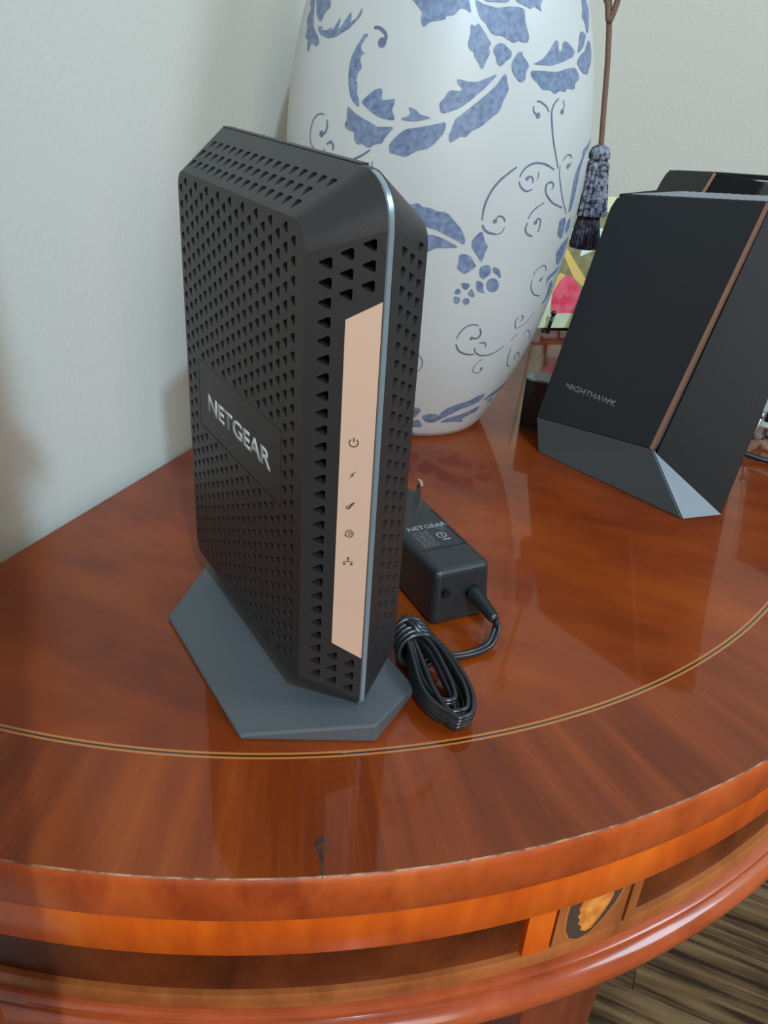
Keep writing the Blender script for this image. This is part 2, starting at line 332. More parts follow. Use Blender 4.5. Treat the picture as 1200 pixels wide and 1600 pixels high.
for sg in (1, -1):
    # side sheet
    holes = []
    for c in range(19):
        u = 2.30+c*DU
        for r in range(29):
            z = 20.43-r*DZ+(DZ/2 if c % 2 else 0)
            if z < 2.35: continue
            if sg > 0 and 3.1 < u < 12.75 and 9.75 < z < 13.3: continue
            if (u > 13.4 or u < 2.5) and z < 2.75: continue
            holes.append(tri(u, z, 0.44, 0.47, math.pi))
    mb = MB(); panel_mesh(mb, side, holes, lambda q: (q[0], sg*VS, q[1]), (0, sg, 0))
    mb.build('side_grille', M_black, md, smooth=None)
    # bevelled rim from the side sheet to the centre line: roof (0), front (1), bottom (2), back (3) and the rounded corners between
    mb = MB(); n = len(side)
    for i in range(n):
        j = (i+1) % n
        if (i % NC) == NC-1:
            kind = i//NC                                       # straight run after corner block kind
            if kind in (0, 1): continue
        mb.add([(side[i][0], sg*VS, side[i][1]), (side[j][0], sg*VS, side[j][1]), (core[j][0], sg*VC, core[j][1]), (core[i][0], sg*VC, core[i][1])], [(0, 1, 2, 3)])
    bm_ = mb.build('rim', M_black, md, smooth=True, auto=35, merge=True)
    # roof sheet with three rows of holes
    i0, i1 = NC-1, NC
    A0, A1, B0_, B1_ = side[i0], side[i1], core[i0], core[i1]
    sl = math.hypot(VS-VC, B0_[1]-A0[1]); ev = Vector((0, sg*(VC-VS), B0_[1]-A0[1]))/sl
    outer = [(A1[0], 0), (A0[0], 0), (B0_[0], sl), (B1_[0], sl)]
    holes = []
    for r in range(3):
        t = 0.55+r*0.62; m = 15+(r % 2)+(1 if r == 2 else 0)*2
        for k in range(m):
            u = 13.35+(0.0 if r != 1 else 0.2)+(0.15 if r == 2 else 0)-k*0.735
            if u < 2.1+0.25*(2-r)+0.35: continue
            holes.append(tri(u, t, 0.50, 0.47, -math.pi/2+math.pi))
    rn = Vector((1, 0, 0)).cross(ev); rn = rn if rn.z > 0 else -rn
    mb = MB(); panel_mesh(mb, outer, [[(x, y) for x, y in h] for h in holes], lambda q: tuple(Vector((q[0], sg*VS, A0[1]))+ev*q[1]), rn)
    mb.build('roof_grille', M_black, md, smooth=None)
    # front facet
    i0, i1 = 2*NC-1, 2*NC
    A0, A1, B0_, B1_ = side[i0], side[i1], core[i0], core[i1]
    L = math.hypot(A0[0]-B0_[0], VS-VC); ev = Vector((B0_[0]-A0[0], sg*(VC-VS), 0))/L
    outer = [(0, A1[1]), (0, A0[1]), (L, B0_[1]), (L, B1_[1])]
    holes = []
    if sg > 0:
        for r in range(27): holes.append(tri(0.70, 19.93-r*0.66, 0.52, 0.48))
        for z in (20.27, 19.61, 18.95, 3.72, 3.07, 2.41): holes.append(tri(1.40, z, 0.52, 0.48))
        for z in (20.60, 19.93, 19.27, 3.38, 2.72, 2.06): holes.append(tri(2.13, z, 0.52, 0.48))
    else:
        for r in range(28):
            for c in range(3):
                z = 20.3-r*0.655-c*0.0+(0.33 if c == 1 else 0)
                if z > 2.3+0.1*c and z < 20.35: holes.append(tri(0.55+c*0.66, z, 0.48, 0.46))
    fn = ev.cross(Vector((0, 0, 1))); fn = fn if fn.x < 0 else -fn
    mb = MB(); to3 = lambda q: tuple(Vector((A0[0], sg*VS, 0))+ev*q[0]+Vector((0, 0, q[1])))
    panel_mesh(mb, outer, holes, to3, fn); mb.build('front_grille', M_black, md, smooth=None)
    if sg > 0:
        ftl = Vector((A0[0], VS, 0)); EV = ev.copy(); FN = fn.copy(); FL_ = L
        poly = [(1.40, 18.10), (L-0.02, 18.78), (L-0.02, 3.72), (1.36, 4.46)]
        v = [tuple(ftl+ev*a+Vector((0, 0, z))+fn*0.0) for a, z in poly]+[tuple(ftl+ev*a+Vector((0, 0, z))+fn*0.05) for a, z in poly]
        gp = mesh_obj('front_strip', v, [(0, 1, 2, 3), (7, 6, 5, 4)]+[(i, (i+1) % 4, 4+(i+1) % 4, 4+i) for i in range(4)], M_gold, md, label='rose gold indicator strip')
# centre seam: grey metal edge round the nose and the dark ridge on top
mb = MB(); n = len(core)
for i in range(n):
    j = (i+1) % n
    mb.add([(core[i][0], VC, core[i][1]), (core[j][0], VC, core[j][1]), (core[j][0], -VC, core[j][1]), (core[i][0], -VC, core[i][1])], [(0, 1, 2, 3)])
mb.build('centre_ridge', M_black, md, smooth=True, auto=40, merge=True)
idx = list(range(NC+1, 3*NC-2)); mb = MB(); loops = []
cen = (7.4, 11.9)
for i in idx:
    p = Vector(core[i]); q = p-Vector((0.09, 0)) if core[i][1] < 20.9 else p+(p-Vector((1.7, 21.08))).normalized()*0.09
    q = p+(q-p)*min(1.0, (i-NC-1)/3.0); loops.append((p, q))
v = []
for p, q in loops: v += [(p[0], VC-0.005, p[1]), (q[0], VC-0.02, q[1]), (q[0], -VC+0.10, q[1]), (p[0], -VC+0.10, p[1])]
mb.add(v, [(i*4+k, (i+1)*4+k, (i+1)*4+k+1, i*4+k+1) for i in range(len(loops)-1) for k in range(3)])
mb.build('edge_strip', M_strip, md, smooth=True, auto=40, label='thin grey metal edge strip')
mb = MB()
for i in idx[:-1]:
    a, b2 = core[i], core[i+1]; mb.add([(a[0]-0.004, -VC+0.10, a[1]), (b2[0]-0.004, -VC+0.10, b2[1]), (b2[0]+0.02, -VC-0.02, b2[1]), (a[0]+0.02, -VC-0.02, a[1])], [(0, 1, 2, 3)])
mb.build('seam', M_dark, md)
MB().add(*box_vf(2.2, 14.6, -0.3, 0.05, 22.74, 22.83)).build('top_seam', M_black, md)
# liner that closes the holes from inside
ins = outline(2.0, 13.6, 2.4, 20.6, 0.8, 0.6, 0.6, 0.6); cor2 = outline(0.8, 14.2, 1.7, 21.95, 1.5, 0.5, 0.4, 0.4); n = len(ins); mb = MB()
v = [(u, VS-0.56, z) for u, z in ins]+[(u, 0.1, z) for u, z in cor2]+[(u, -0.1, z) for u, z in cor2]+[(u, -VS+0.56, z) for u, z in ins]
f = [tuple(range(n)), tuple(range(4*n-1, 3*n-1, -1))]
for k in range(3): f += [(k*n+i, k*n+(i+1) % n, (k+1)*n+(i+1) % n, (k+1)*n+i) for i in range(n)]
mb.add(v, f).build('inner_liner', M_dark, md)
# logo plate, grooves and lettering on the left side
lp = MB().add(*box_vf(3.25, 12.40, VS-0.02, VS+0.012, 9.92, 13.15)).build('logo_plate', M_black, md)
MB().add(*box_vf(12.40, 12.46, VS-0.05, VS+0.014, 9.86, 13.15)).add(*box_vf(3.25, 12.46, VS-0.05, VS+0.014, 9.86, 9.92)).build('groove', M_dark, lp)
text_obj('lettering', 'NETGEAR', M_logo, lp, ((11.27, VS+0.012, 10.98), (-1, 0, 0), (0, 0, 1)), 0.86, 7.05, 0.03, 0.015, 'light grey NETGEAR lettering')
# indicator icons on the front strip
def on_strip(pts2, cx, cz):    # flat icon outline in strip coordinates
    return [tuple(ftl+EV*(cx+x)+Vector((0, 0, cz+y))+FN*0.056) for x, y in pts2]
def ring(cx, cz, r, wd, a0=0, a1=360, n=18):
    v = []
    for i in range(n+1):
        a = R(a0+(a1-a0)*i/n)
        for rr in (r-wd/2, r+wd/2): v.append((rr*math.cos(a), rr*math.sin(a)))
    return on_strip(v, cx, cz), [(2*i, 2*i+1, 2*i+3, 2*i+2) for i in range(n)]
def quad(cx, cz, P): return on_strip(P, cx, cz), [tuple(range(len(P)))]
ci = 1.88
icons = [('power_icon', 13.60, lambda z: [ring(ci, z, 0.16, 0.05, 130, 410), quad(ci, z, [(-0.025, 0.02), (0.025, 0.02), (0.025, 0.2), (-0.025, 0.2)])]),
 ('downstream_icon', 12.30, lambda z: [quad(ci, z, [(0.16, 0.18), (-0.10, -0.02), (0.0, -0.02), (-0.02, -0.05)]), quad(ci, z, [(-0.14, -0.2), (0.1, 0.0), (0.02, 0.0), (0.04, 0.03)])]),
 ('upstream_icon', 11.00, lambda z: [quad(ci, z, [(-0.15, -0.15), (0.0, -0.1), (0.15, 0.13), (0.0, 0.03)]), quad(ci, z, [(-0.05, 0.05), (0.12, 0.16), (0.16, 0.1), (0.02, 0.02)]), ring(ci-0.1, z-0.08, 0.07, 0.035)]),
 ('internet_icon', 9.76, lambda z: [ring(ci, z, 0.15, 0.045), ring(ci+0.02, z, 0.06, 0.035), quad(ci, z, [(-0.2, -0.12), (-0.1, -0.1), (-0.1, -0.06), (-0.2, -0.08)])]),
 ('network_icon', 8.50, lambda z: [quad(ci, z, [(-0.05, 0.1), (0.05, 0.1), (0.05, 0.2), (-0.05, 0.2)]), quad(ci, z, [(-0.2, -0.02), (0.2, -0.02), (0.2, 0.015), (-0.2, 0.015)]), quad(ci, z, [(-0.02, 0.0), (0.02, 0.0), (0.02, 0.1), (-0.02, 0.1)]),
   quad(ci, z, [(-0.2, -0.16), (-0.1, -0.16), (-0.1, -0.06), (-0.2, -0.06)]), quad(ci, z, [(0.08, -0.16), (0.18, -0.16), (0.18, -0.06), (0.08, -0.06)])])]
for nm, z, fn_ in icons:
    mb = MB()
    for v, f in fn_(z): mb.add(v, f)
    mb.build(nm, M_icon, gp, smooth=None)
# wedge-topped hexagonal stand
hexa = [(-1.32, 0.0), (1.45, 5.12), (10.95, 5.15), (16.0, 0.0), (11.0, -3.2), (0.55, -3.2)]
mb = MB(); zs = [0.98, 0.28, 0.28, 0.98, 0.45, 0.45]
v = [(u, q, 0.0) for u, q in hexa]+[(u, q, z) for (u, q), z in zip(hexa, zs)]
f = [(5, 4, 3, 2, 1, 0), (6, 7, 8, 9), (6, 9, 10, 11)]+[(i, (i+1) % 6, 6+(i+1) % 6, 6+i) for i in range(6)]
bevel(mb.add(v, f).build('stand', M_stand, md, label='grey hexagonal stand'), 0.10, 2)

# ------------------------------------------------------------------ jar
LEAVES=[[(-2.770,28.70),(-2.681,28.76),(-2.651,28.28),(-2.623,27.73),(-2.589,27.25),(-2.506,26.71),(-2.486,26.40),(-2.516,26.23),(-2.565,26.38),(-2.594,26.29),(-2.596,25.97),(-2.626,26.04),(-2.649,26.61),(-2.690,26.66),(-2.697,27.25),(-2.737,27.73),(-2.710,28.29)],
[(-2.670,29.23),(-2.465,29.20),(-2.455,28.74),(-2.440,28.36),(-2.488,28.04),(-2.503,27.61),(-2.542,27.69),(-2.592,28.04),(-2.618,28.44)],
[(-2.532,27.27),(-2.487,27.30),(-2.465,27.10),(-2.405,27.16),(-2.390,27.32),(-2.375,27.13),(-2.348,27.37),(-2.316,27.80),(-2.314,27.53),(-2.316,27.19),(-2.286,27.46),(-2.260,27.81),(-2.234,28.12),(-2.224,27.78),(-2.224,27.59),(-2.180,27.87),(-2.154,28.36),(-2.148,28.10),(-2.167,27.80),(-2.199,27.52),(-2.232,27.25),(-2.285,27.00),(-2.331,26.80),(-2.396,26.72),(-2.461,26.82),(-2.503,26.99)],
[(-1.894,29.43),(-1.822,28.88),(-1.757,28.33),(-1.758,27.98),(-1.737,27.58),(-1.695,27.86),(-1.617,28.01),(-1.609,28.18),(-1.563,28.28),(-1.527,28.62),(-1.488,28.55),(-1.464,28.47),(-1.482,29.06),(-1.496,29.68),(-1.698,29.89)],
[(-2.078,27.01),(-2.106,27.00),(-2.129,26.65),(-2.153,26.26),(-2.172,25.83),(-2.180,25.36),(-2.179,24.74),(-2.163,24.05),(-2.142,23.60),(-2.112,23.30),(-2.085,23.17),(-2.085,23.48),(-2.105,23.86),(-2.110,24.48),(-2.124,24.55),(-2.110,25.02),(-2.092,25.30),(-2.108,25.63),(-2.102,25.94),(-2.082,26.03),(-2.105,26.13),(-2.115,26.46),(-2.099,26.70)],
[(-2.065,23.46),(-2.018,23.93),(-1.993,24.14),(-1.949,24.25),(-1.941,23.98),(-1.938,23.68),(-1.906,23.66),(-1.864,23.77),(-1.865,23.43),(-1.871,23.11),(-1.853,22.66),(-1.896,22.62),(-1.950,22.73),(-1.997,22.93),(-2.038,23.21)],
[(-2.162,23.11),(-2.112,22.83),(-2.060,22.60),(-2.001,22.37),(-1.945,22.18),(-1.893,22.23),(-1.857,22.20),(-1.881,21.88),(-1.904,21.58),(-1.919,21.29),(-1.956,21.21),(-2.000,20.96),(-2.038,21.13),(-2.076,21.09),(-2.099,21.39),(-2.102,21.72),(-2.132,21.81),(-2.164,21.90),(-2.171,22.18),(-2.160,22.39)],
[(-1.816,22.74),(-1.775,22.91),(-1.765,23.08),(-1.776,23.38),(-1.733,23.25),(-1.707,23.04),(-1.648,22.91),(-1.688,22.77),(-1.744,22.65),(-1.794,22.66)],
[(-1.794,22.12),(-1.741,22.28),(-1.677,22.44),(-1.613,22.59),(-1.564,22.72),(-1.565,22.21),(-1.590,21.84),(-1.627,21.42),(-1.650,21.24),(-1.706,21.08),(-1.737,20.89),(-1.778,20.67),(-1.829,20.77),(-1.864,20.82),(-1.873,21.21),(-1.852,21.55)],
[(-1.605,23.72),(-1.582,23.98),(-1.564,24.34),(-1.536,24.44),(-1.497,24.42),(-1.488,24.59),(-1.513,24.80),(-1.515,25.04),(-1.472,24.98),(-1.420,24.94),(-1.361,25.13),(-1.290,25.40),(-1.324,24.99),(-1.365,24.58),(-1.421,24.08),(-1.470,23.69),(-1.526,23.38),(-1.588,23.20)],
[(-1.240,25.47),(-1.224,25.13),(-1.211,24.66),(-1.227,24.26),(-1.243,23.94),(-1.257,23.53),(-1.283,23.28),(-1.308,23.10),(-1.340,22.77),(-1.382,22.50),(-1.415,22.32),(-1.438,22.02),(-1.472,22.00),(-1.504,21.78),(-1.528,21.68),(-1.538,22.00),(-1.526,22.34),(-1.510,22.91),(-1.466,23.30),(-1.410,23.77),(-1.354,24.27),(-1.295,24.78)],
[(-1.441,29.08),(-1.394,28.93),(-1.318,28.79),(-1.269,28.82),(-1.189,28.92),(-1.127,28.85),(-1.115,28.56),(-1.111,28.11),(-1.089,27.55),(-1.099,27.16),(-1.156,27.21),(-1.191,27.11),(-1.236,27.27),(-1.269,27.40),(-1.312,27.41),(-1.340,27.55),(-1.370,27.94),(-1.398,28.14),(-1.418,28.43)],
[(-1.424,29.54),(-1.219,29.68),(-1.230,29.16),(-1.289,29.07),(-1.337,29.06),(-1.376,29.07)],
[(-1.189,29.70),(-0.957,29.87),(-0.995,29.17),(-0.989,28.83),(-1.014,28.93),(-1.047,29.02),(-1.071,28.89),(-1.116,29.01),(-1.173,29.19)],
[(-1.460,27.84),(-1.437,27.78),(-1.415,27.91),(-1.386,27.63),(-1.357,27.27),(-1.335,26.94),(-1.345,26.75),(-1.338,26.45),(-1.355,26.13),(-1.378,25.64),(-1.402,25.95),(-1.426,26.20),(-1.437,26.50),(-1.455,26.57),(-1.470,26.90),(-1.461,27.36)],
[(-1.286,27.01),(-1.254,27.00),(-1.224,26.79),(-1.203,26.61),(-1.207,26.34),(-1.235,26.13),(-1.266,25.88),(-1.290,25.98),(-1.301,26.32),(-1.317,26.58),(-1.309,26.85)],
[(-1.154,26.67),(-1.144,26.60),(-1.135,26.68),(-1.124,26.42),(-1.096,26.17),(-1.085,25.94),(-1.103,25.58),(-1.106,25.26),(-1.131,25.09),(-1.161,25.24),(-1.188,25.54),(-1.199,25.92),(-1.188,26.27)],
[(-1.048,26.09),(-0.993,26.34),(-0.935,26.76),(-0.896,27.24),(-0.868,27.41),(-0.849,27.27),(-0.849,26.92),(-0.820,26.89),(-0.804,27.33),(-0.765,27.39),(-0.709,27.10),(-0.679,26.92),(-0.701,26.63),(-0.751,26.49),(-0.813,26.30),(-0.908,26.08),(-0.992,26.06)],
[(-1.067,25.71),(-1.001,25.75),(-0.931,25.75),(-0.854,25.77),(-0.768,25.96),(-0.683,26.03),(-0.637,25.76),(-0.624,25.43),(-0.672,25.17),(-0.678,24.88),(-0.763,24.87),(-0.777,24.70),(-0.835,24.73),(-0.874,24.57),(-0.912,24.75),(-0.974,24.77),(-1.022,25.14),(-1.055,25.37)],
[(-0.586,28.02),(-0.501,27.88),(-0.522,27.59),(-0.552,27.25),(-0.635,26.86),(-0.622,27.30)],
[(-0.460,27.57),(-0.396,27.39),(-0.392,26.56),(-0.444,26.13),(-0.483,25.75),(-0.570,25.81),(-0.647,26.29),(-0.602,26.75),(-0.531,27.02)],
[(-0.516,29.74),(-0.427,29.80),(-0.382,29.35),(-0.383,28.87),(-0.440,28.11),(-0.476,28.05),(-0.498,28.56),(-0.545,28.85),(-0.518,29.27)],
[(-1.709,18.00),(-1.679,18.07),(-1.651,17.87),(-1.607,17.84),(-1.562,17.67),(-1.517,17.64),(-1.479,17.36),(-1.449,17.06),(-1.417,16.70),(-1.389,16.25),(-1.380,15.97),(-1.385,15.73),(-1.436,15.99),(-1.494,16.24),(-1.551,16.49),(-1.624,16.68),(-1.725,16.94),(-1.798,16.96),(-1.784,17.70)],
[(-1.722,16.39),(-1.614,16.25),(-1.557,16.16),(-1.500,15.96),(-1.422,15.55),(-1.495,15.44),(-1.559,15.38),(-1.596,15.16),(-1.713,14.89)],
[(-1.289,16.54),(-1.267,16.37),(-1.256,15.99),(-1.227,15.61),(-1.237,15.22),(-1.252,14.62),(-1.284,14.98),(-1.320,15.41),(-1.336,15.79),(-1.326,16.13)],
[(-1.401,15.05),(-1.359,15.09),(-1.322,14.88),(-1.301,14.54),(-1.283,14.35),(-1.313,14.04),(-1.350,13.84),(-1.382,13.98),(-1.406,14.22),(-1.402,14.57)],
[(-1.251,14.25),(-1.212,14.41),(-1.182,14.24),(-1.173,13.88),(-1.192,13.64),(-1.214,13.46),(-1.244,13.64),(-1.253,13.95)],
[(-1.161,14.25),(-1.120,14.12),(-1.093,13.71),(-1.094,13.50),(-1.128,13.77),(-1.151,13.88)],
[(-1.090,13.00),(-1.090,12.79),(-1.100,12.63),(-1.116,12.55),(-1.139,12.56),(-1.160,12.66),(-1.177,12.83),(-1.186,13.04),(-1.186,13.24),(-1.177,13.41),(-1.160,13.49),(-1.140,13.49),(-1.118,13.39),(-1.100,13.21)],
[(-1.260,13.34),(-1.214,13.18),(-1.202,12.71),(-1.189,12.48),(-1.223,12.56),(-1.252,12.78)],
[(-1.361,13.21),(-1.308,13.13),(-1.309,12.88),(-1.327,12.72),(-1.354,12.92)],
[(-1.380,12.82),(-1.359,12.62),(-1.364,12.43),(-1.395,12.45),(-1.395,12.66)],
[(-1.286,12.77),(-1.266,12.52),(-1.258,12.25),(-1.282,12.26),(-1.304,12.41),(-1.300,12.67)],
[(-1.397,12.24),(-1.360,12.15),(-1.356,11.94),(-1.369,11.75),(-1.393,11.82)],
[(-1.286,11.92),(-1.288,11.77),(-1.299,11.69),(-1.313,11.69),(-1.328,11.78),(-1.335,11.92),(-1.332,12.06),(-1.322,12.15),(-1.306,12.15),(-1.293,12.06)],
[(-0.192,21.85),(-0.443,21.41),(-0.464,20.87),(-0.531,20.18),(-0.556,19.35),(-0.550,18.73),(-0.541,17.61),(-0.525,17.46),(-0.497,17.57),(-0.483,18.43),(-0.474,19.86),(-0.413,20.93)],
[(-0.641,16.99),(-0.573,17.11),(-0.542,16.53),(-0.542,15.83),(-0.557,15.70),(-0.622,16.03),(-0.633,16.54)],
[(-0.507,16.69),(-0.469,16.95),(-0.434,16.30),(-0.466,15.98),(-0.503,16.13)],
[(-0.377,15.54),(-0.383,14.97),(-0.399,14.05),(-0.477,13.75),(-0.555,14.61),(-0.535,15.00),(-0.475,15.33)],
[(-0.395,13.50),(-0.432,13.13),(-0.559,12.70),(-0.545,12.19),(-0.590,12.97),(-0.508,13.27)],
[(-0.495,12.59),(-0.439,12.38),(-0.417,11.56),(-0.468,11.04),(-0.535,10.94),(-0.477,11.45),(-0.500,12.16)],
[(-1.763,3.08),(-1.641,3.09),(-1.568,3.09),(-1.532,2.84),(-1.560,2.45),(-1.607,2.00),(-1.751,1.87)],
[(-1.735,1.36),(-1.644,1.56),(-1.552,1.86),(-1.499,1.46),(-1.502,1.14),(-1.618,1.07),(-1.716,1.06)],
[(-1.717,0.90),(-1.656,0.84),(-1.568,0.31),(-1.697,0.21)],
[(-1.504,2.17),(-1.475,2.44),(-1.374,2.54),(-1.315,2.34),(-1.293,2.71),(-1.223,3.14),(-1.113,3.42),(-1.013,3.61),(-0.933,3.86),(-0.820,4.04),(-0.830,3.41),(-0.934,3.06),(-1.062,2.85),(-1.156,2.49),(-1.264,2.01),(-1.363,1.64),(-1.449,1.71)],
[(-1.266,1.62),(-1.154,2.10),(-1.022,2.27),(-0.909,2.50),(-0.783,2.74),(-0.781,2.21),(-0.886,2.01),(-0.964,1.81),(-0.937,1.39),(-1.078,1.56)],
[(-0.778,3.24),(-0.711,3.69),(-0.582,4.04),(-0.387,4.19),(-0.302,4.05),(-0.301,3.85),(-0.480,3.67),(-0.619,3.42)],
[(-0.677,2.97),(-0.585,3.21),(-0.575,2.83)]]
SCROLLS=[([(-2.043,27.39),(-2.005,27.37),(-1.967,27.13),(-1.957,26.84),(-1.978,26.64)],0.193,0.270),
([(-2.341,22.51),(-2.389,22.51),(-2.436,22.22),(-2.461,21.77),(-2.472,21.25),(-2.462,20.75),(-2.411,20.30)],0.087,0.000),
([(-2.319,22.24),(-2.309,21.92),(-2.325,21.49),(-2.356,21.38)],0.125,0.193),
([(-2.306,20.84),(-2.270,21.01),(-2.251,20.78),(-2.256,20.56)],0.145,0.000),
([(-2.329,20.56),(-2.314,20.20)],0.087,0.000),
([(-1.989,20.85),(-2.043,20.47),(-2.110,20.14),(-2.152,20.05)],0.116,0.000),
([(-1.969,20.22),(-1.974,19.80)],0.068,0.000),
([(-0.837,24.32),(-0.874,24.02),(-0.890,23.65),(-0.886,23.15),(-0.867,22.32),(-0.842,21.63),(-0.809,20.93),(-0.778,20.30)],0.120,0.000),
([(-0.914,23.56),(-0.941,23.88),(-0.990,24.11),(-1.014,24.12)],0.100,0.000),
([(-1.035,23.86),(-1.030,23.54),(-0.998,23.36)],0.100,0.170),
([(-0.794,24.24),(-0.780,23.91),(-0.797,23.60)],0.080,0.150),
([(-0.738,20.78),(-0.704,21.08),(-0.658,21.06),(-0.639,20.87)],0.090,0.000),
([(-0.643,20.65),(-0.641,20.47),(-0.671,20.42)],0.080,0.170),
([(-0.763,20.52),(-0.751,19.84),(-0.698,18.84),(-0.644,18.10),(-0.570,17.36)],0.080,0.000),
([(-1.113,20.44),(-1.163,20.08),(-1.214,19.63),(-1.262,18.96)],0.120,0.000),
([(-1.218,19.60),(-1.248,19.19),(-1.276,18.56),(-1.290,17.93),(-1.290,17.25)],0.120,0.000),
([(-0.815,20.27),(-0.896,20.59),(-0.971,20.69),(-1.024,20.56),(-1.064,20.26),(-1.083,19.87)],0.120,0.000),
([(-1.084,19.60),(-1.062,19.25),(-1.019,19.02),(-0.977,19.15)],0.110,0.000),
([(-0.979,19.51),(-0.990,19.82),(-1.014,19.91),(-1.028,19.78)],0.100,0.120),
([(-0.948,20.17),(-0.945,19.90),(-0.951,19.68)],0.060,0.000),
([(-0.650,17.82),(-0.767,18.19),(-0.831,18.60),(-0.863,18.98),(-0.866,19.34),(-0.841,19.52),(-0.809,19.46),(-0.797,19.23),(-0.809,19.07)],0.120,0.000),
([(-1.284,16.98),(-1.268,16.70),(-1.234,16.49),(-1.182,16.39)],0.140,0.000),
([(-1.181,16.39),(-1.149,16.51),(-1.134,16.84)],0.070,0.000),
([(-1.136,17.17),(-1.156,17.45),(-1.188,17.51),(-1.206,17.22)],0.100,0.140),
([(-0.857,18.29),(-0.916,17.99),(-0.951,17.68),(-0.969,17.31)],0.100,0.000),
([(-0.966,17.07),(-0.975,16.70),(-0.954,16.36),(-0.902,16.16)],0.130,0.000),
([(-0.859,16.44),(-0.853,16.82),(-0.859,17.16),(-0.890,17.30),(-0.899,17.06)],0.100,0.140),
([(-0.642,13.58),(-0.682,13.97),(-0.738,13.97),(-0.784,13.66),(-0.788,13.40)],0.080,0.000),
([(-0.792,13.14),(-0.782,12.60),(-0.719,11.98),(-0.620,11.71)],0.080,0.000),
([(-0.660,13.18),(-0.683,13.00)],0.080,0.130),
([(-1.180,10.13),(-1.236,10.22),(-1.288,9.95),(-1.319,9.51),(-1.329,9.14)],0.100,0.000),
([(-1.327,8.75),(-1.292,8.22),(-1.227,7.93),(-1.154,7.86)],0.130,0.000),
([(-1.162,9.91),(-1.143,9.51),(-1.161,9.17),(-1.211,9.18)],0.130,0.130),
([(-1.071,8.40),(-1.071,8.64),(-1.103,8.78),(-1.136,8.75)],0.120,0.000),
([(-1.166,8.38),(-1.138,7.97),(-1.072,7.71),(-0.985,7.74),(-0.918,7.99),(-0.875,8.26)],0.110,0.000),
([(-1.052,7.41),(-1.098,7.08),(-1.116,6.64),(-1.101,6.35),(-1.037,6.21),(-1.031,6.57)],0.060,0.140),
([(-0.813,8.56),(-0.754,9.12)],0.060,0.000),
([(-0.806,9.55),(-0.834,9.94),(-0.835,10.28),(-0.813,10.37)],0.090,0.000),
([(-0.789,10.56),(-0.757,10.28),(-0.781,10.07)],0.100,0.000),
([(-0.798,9.54),(-0.712,9.69),(-0.656,10.12),(-0.607,10.54)],0.050,0.000),
([(-0.463,8.00),(-0.534,8.70),(-0.628,9.13),(-0.643,8.74)],0.060,0.000),
([(-0.763,7.93),(-0.749,7.17),(-0.696,6.36),(-0.635,6.17)],0.090,0.000),
([(-0.586,6.58),(-0.639,7.08),(-0.597,7.24),(-0.524,6.76)],0.080,0.000),
([(-1.624,7.86),(-1.587,7.59),(-1.568,7.11),(-1.584,6.60),(-1.625,6.24)],0.080,0.000)]
def natural_spline(zk, rk):
    n = len(zk); h = [zk[i+1]-zk[i] for i in range(n-1)]
    a = [0.0]*n; bb = [1.0]*n; c = [0.0]*n; d = [0.0]*n
    for i in range(1, n-1):
        a[i] = h[i-1]; bb[i] = 2*(h[i-1]+h[i]); c[i] = h[i]; d[i] = 6*((rk[i+1]-rk[i])/h[i]-(rk[i]-rk[i-1])/h[i-1])
    for i in range(1, n): q = a[i]/bb[i-1]; bb[i] -= q*c[i-1]; d[i] -= q*d[i-1]
    Mv = [0.0]*n; Mv[-1] = d[-1]/bb[-1]
    for i in range(n-2, -1, -1): Mv[i] = (d[i]-c[i]*Mv[i+1])/bb[i]
    def ev(z):
        z = min(max(z, zk[0]), zk[-1]); i = max(k for k in range(n-1) if zk[k] <= z)
        A_, C_, H_ = zk[i+1]-z, z-zk[i], h[i]
        return Mv[i]*A_**3/(6*H_)+Mv[i+1]*C_**3/(6*H_)+(rk[i]/H_-Mv[i]*H_/6)*A_+(rk[i+1]/H_-Mv[i+1]*H_/6)*C_
    return ev
jar_r = natural_spline([0, 1.5, 4, 8, 12, 16, 20, 24, 28, 32, 36, 40, 43], [5.3, 6.15, 7.4, 8.95, 9.9, 10.5, 10.75, 10.5, 9.75, 8.45, 6.9, 5.3, 4.3])
M_jar = mat('white_painted_jar', (0.53, 0.52, 0.49), 0.45, coat=0.12, coat_rough=0.3, noise=(9, (0.50, 0.49, 0.46), 0.35, 0.6))
M_blue = mat('blue_brush_paint', (0.205, 0.255, 0.36), 0.5, noise=(300, (0.095, 0.125, 0.21), 0.28, 0.66))
M_scroll = mat('blue_grey_line_paint', (0.15, 0.18, 0.26), 0.5, noise=(120, (0.09, 0.11, 0.18), 0.35, 0.65))
prof = [(0.0, 0.0), (5.0, 0.0)]+[(jar_r(i*0.5), i*0.5) for i in range(87)]+[(4.5, 43.4), (5.0, 44.2), (4.6, 44.8), (3.9, 44.6), (3.7, 43), (3.7, 38), (0, 38)]
prof[2] = (5.25, 0.06)
jar = thing('ceramic_jar', 'large white ceramic jar with hand-painted blue leaves and scrolls', 'vase', (1.95, 65.3, 0))
MB().add(*lathe_vf(prof, 128)).build('jar_body', M_jar, jar, smooth=True, auto=40)
def jar_pt(th, z, off):
    r = jar_r(z); dr = (jar_r(z+0.05)-jar_r(z-0.05))/0.1; k = off/math.sqrt(1+dr*dr)
    return ((r+k)*math.cos(th), (r+k)*math.sin(th), z-dr*k)
def inside(p, poly):
    c = False; j = len(poly)-1
    for i in range(len(poly)):
        a, b2 = poly[i], poly[j]
        if (a[1] > p[1]) != (b2[1] > p[1]) and p[0] < (b2[0]-a[0])*(p[1]-a[1])/(b2[1]-a[1])+a[0]: c = not c
        j = i
    return c
UPPER = [[(th+0.25, 60.4-z) for th, z in L_] for L_ in LEAVES if 22.4 < min(z for th, z in L_) and max(z for th, z in L_) < 28.9]
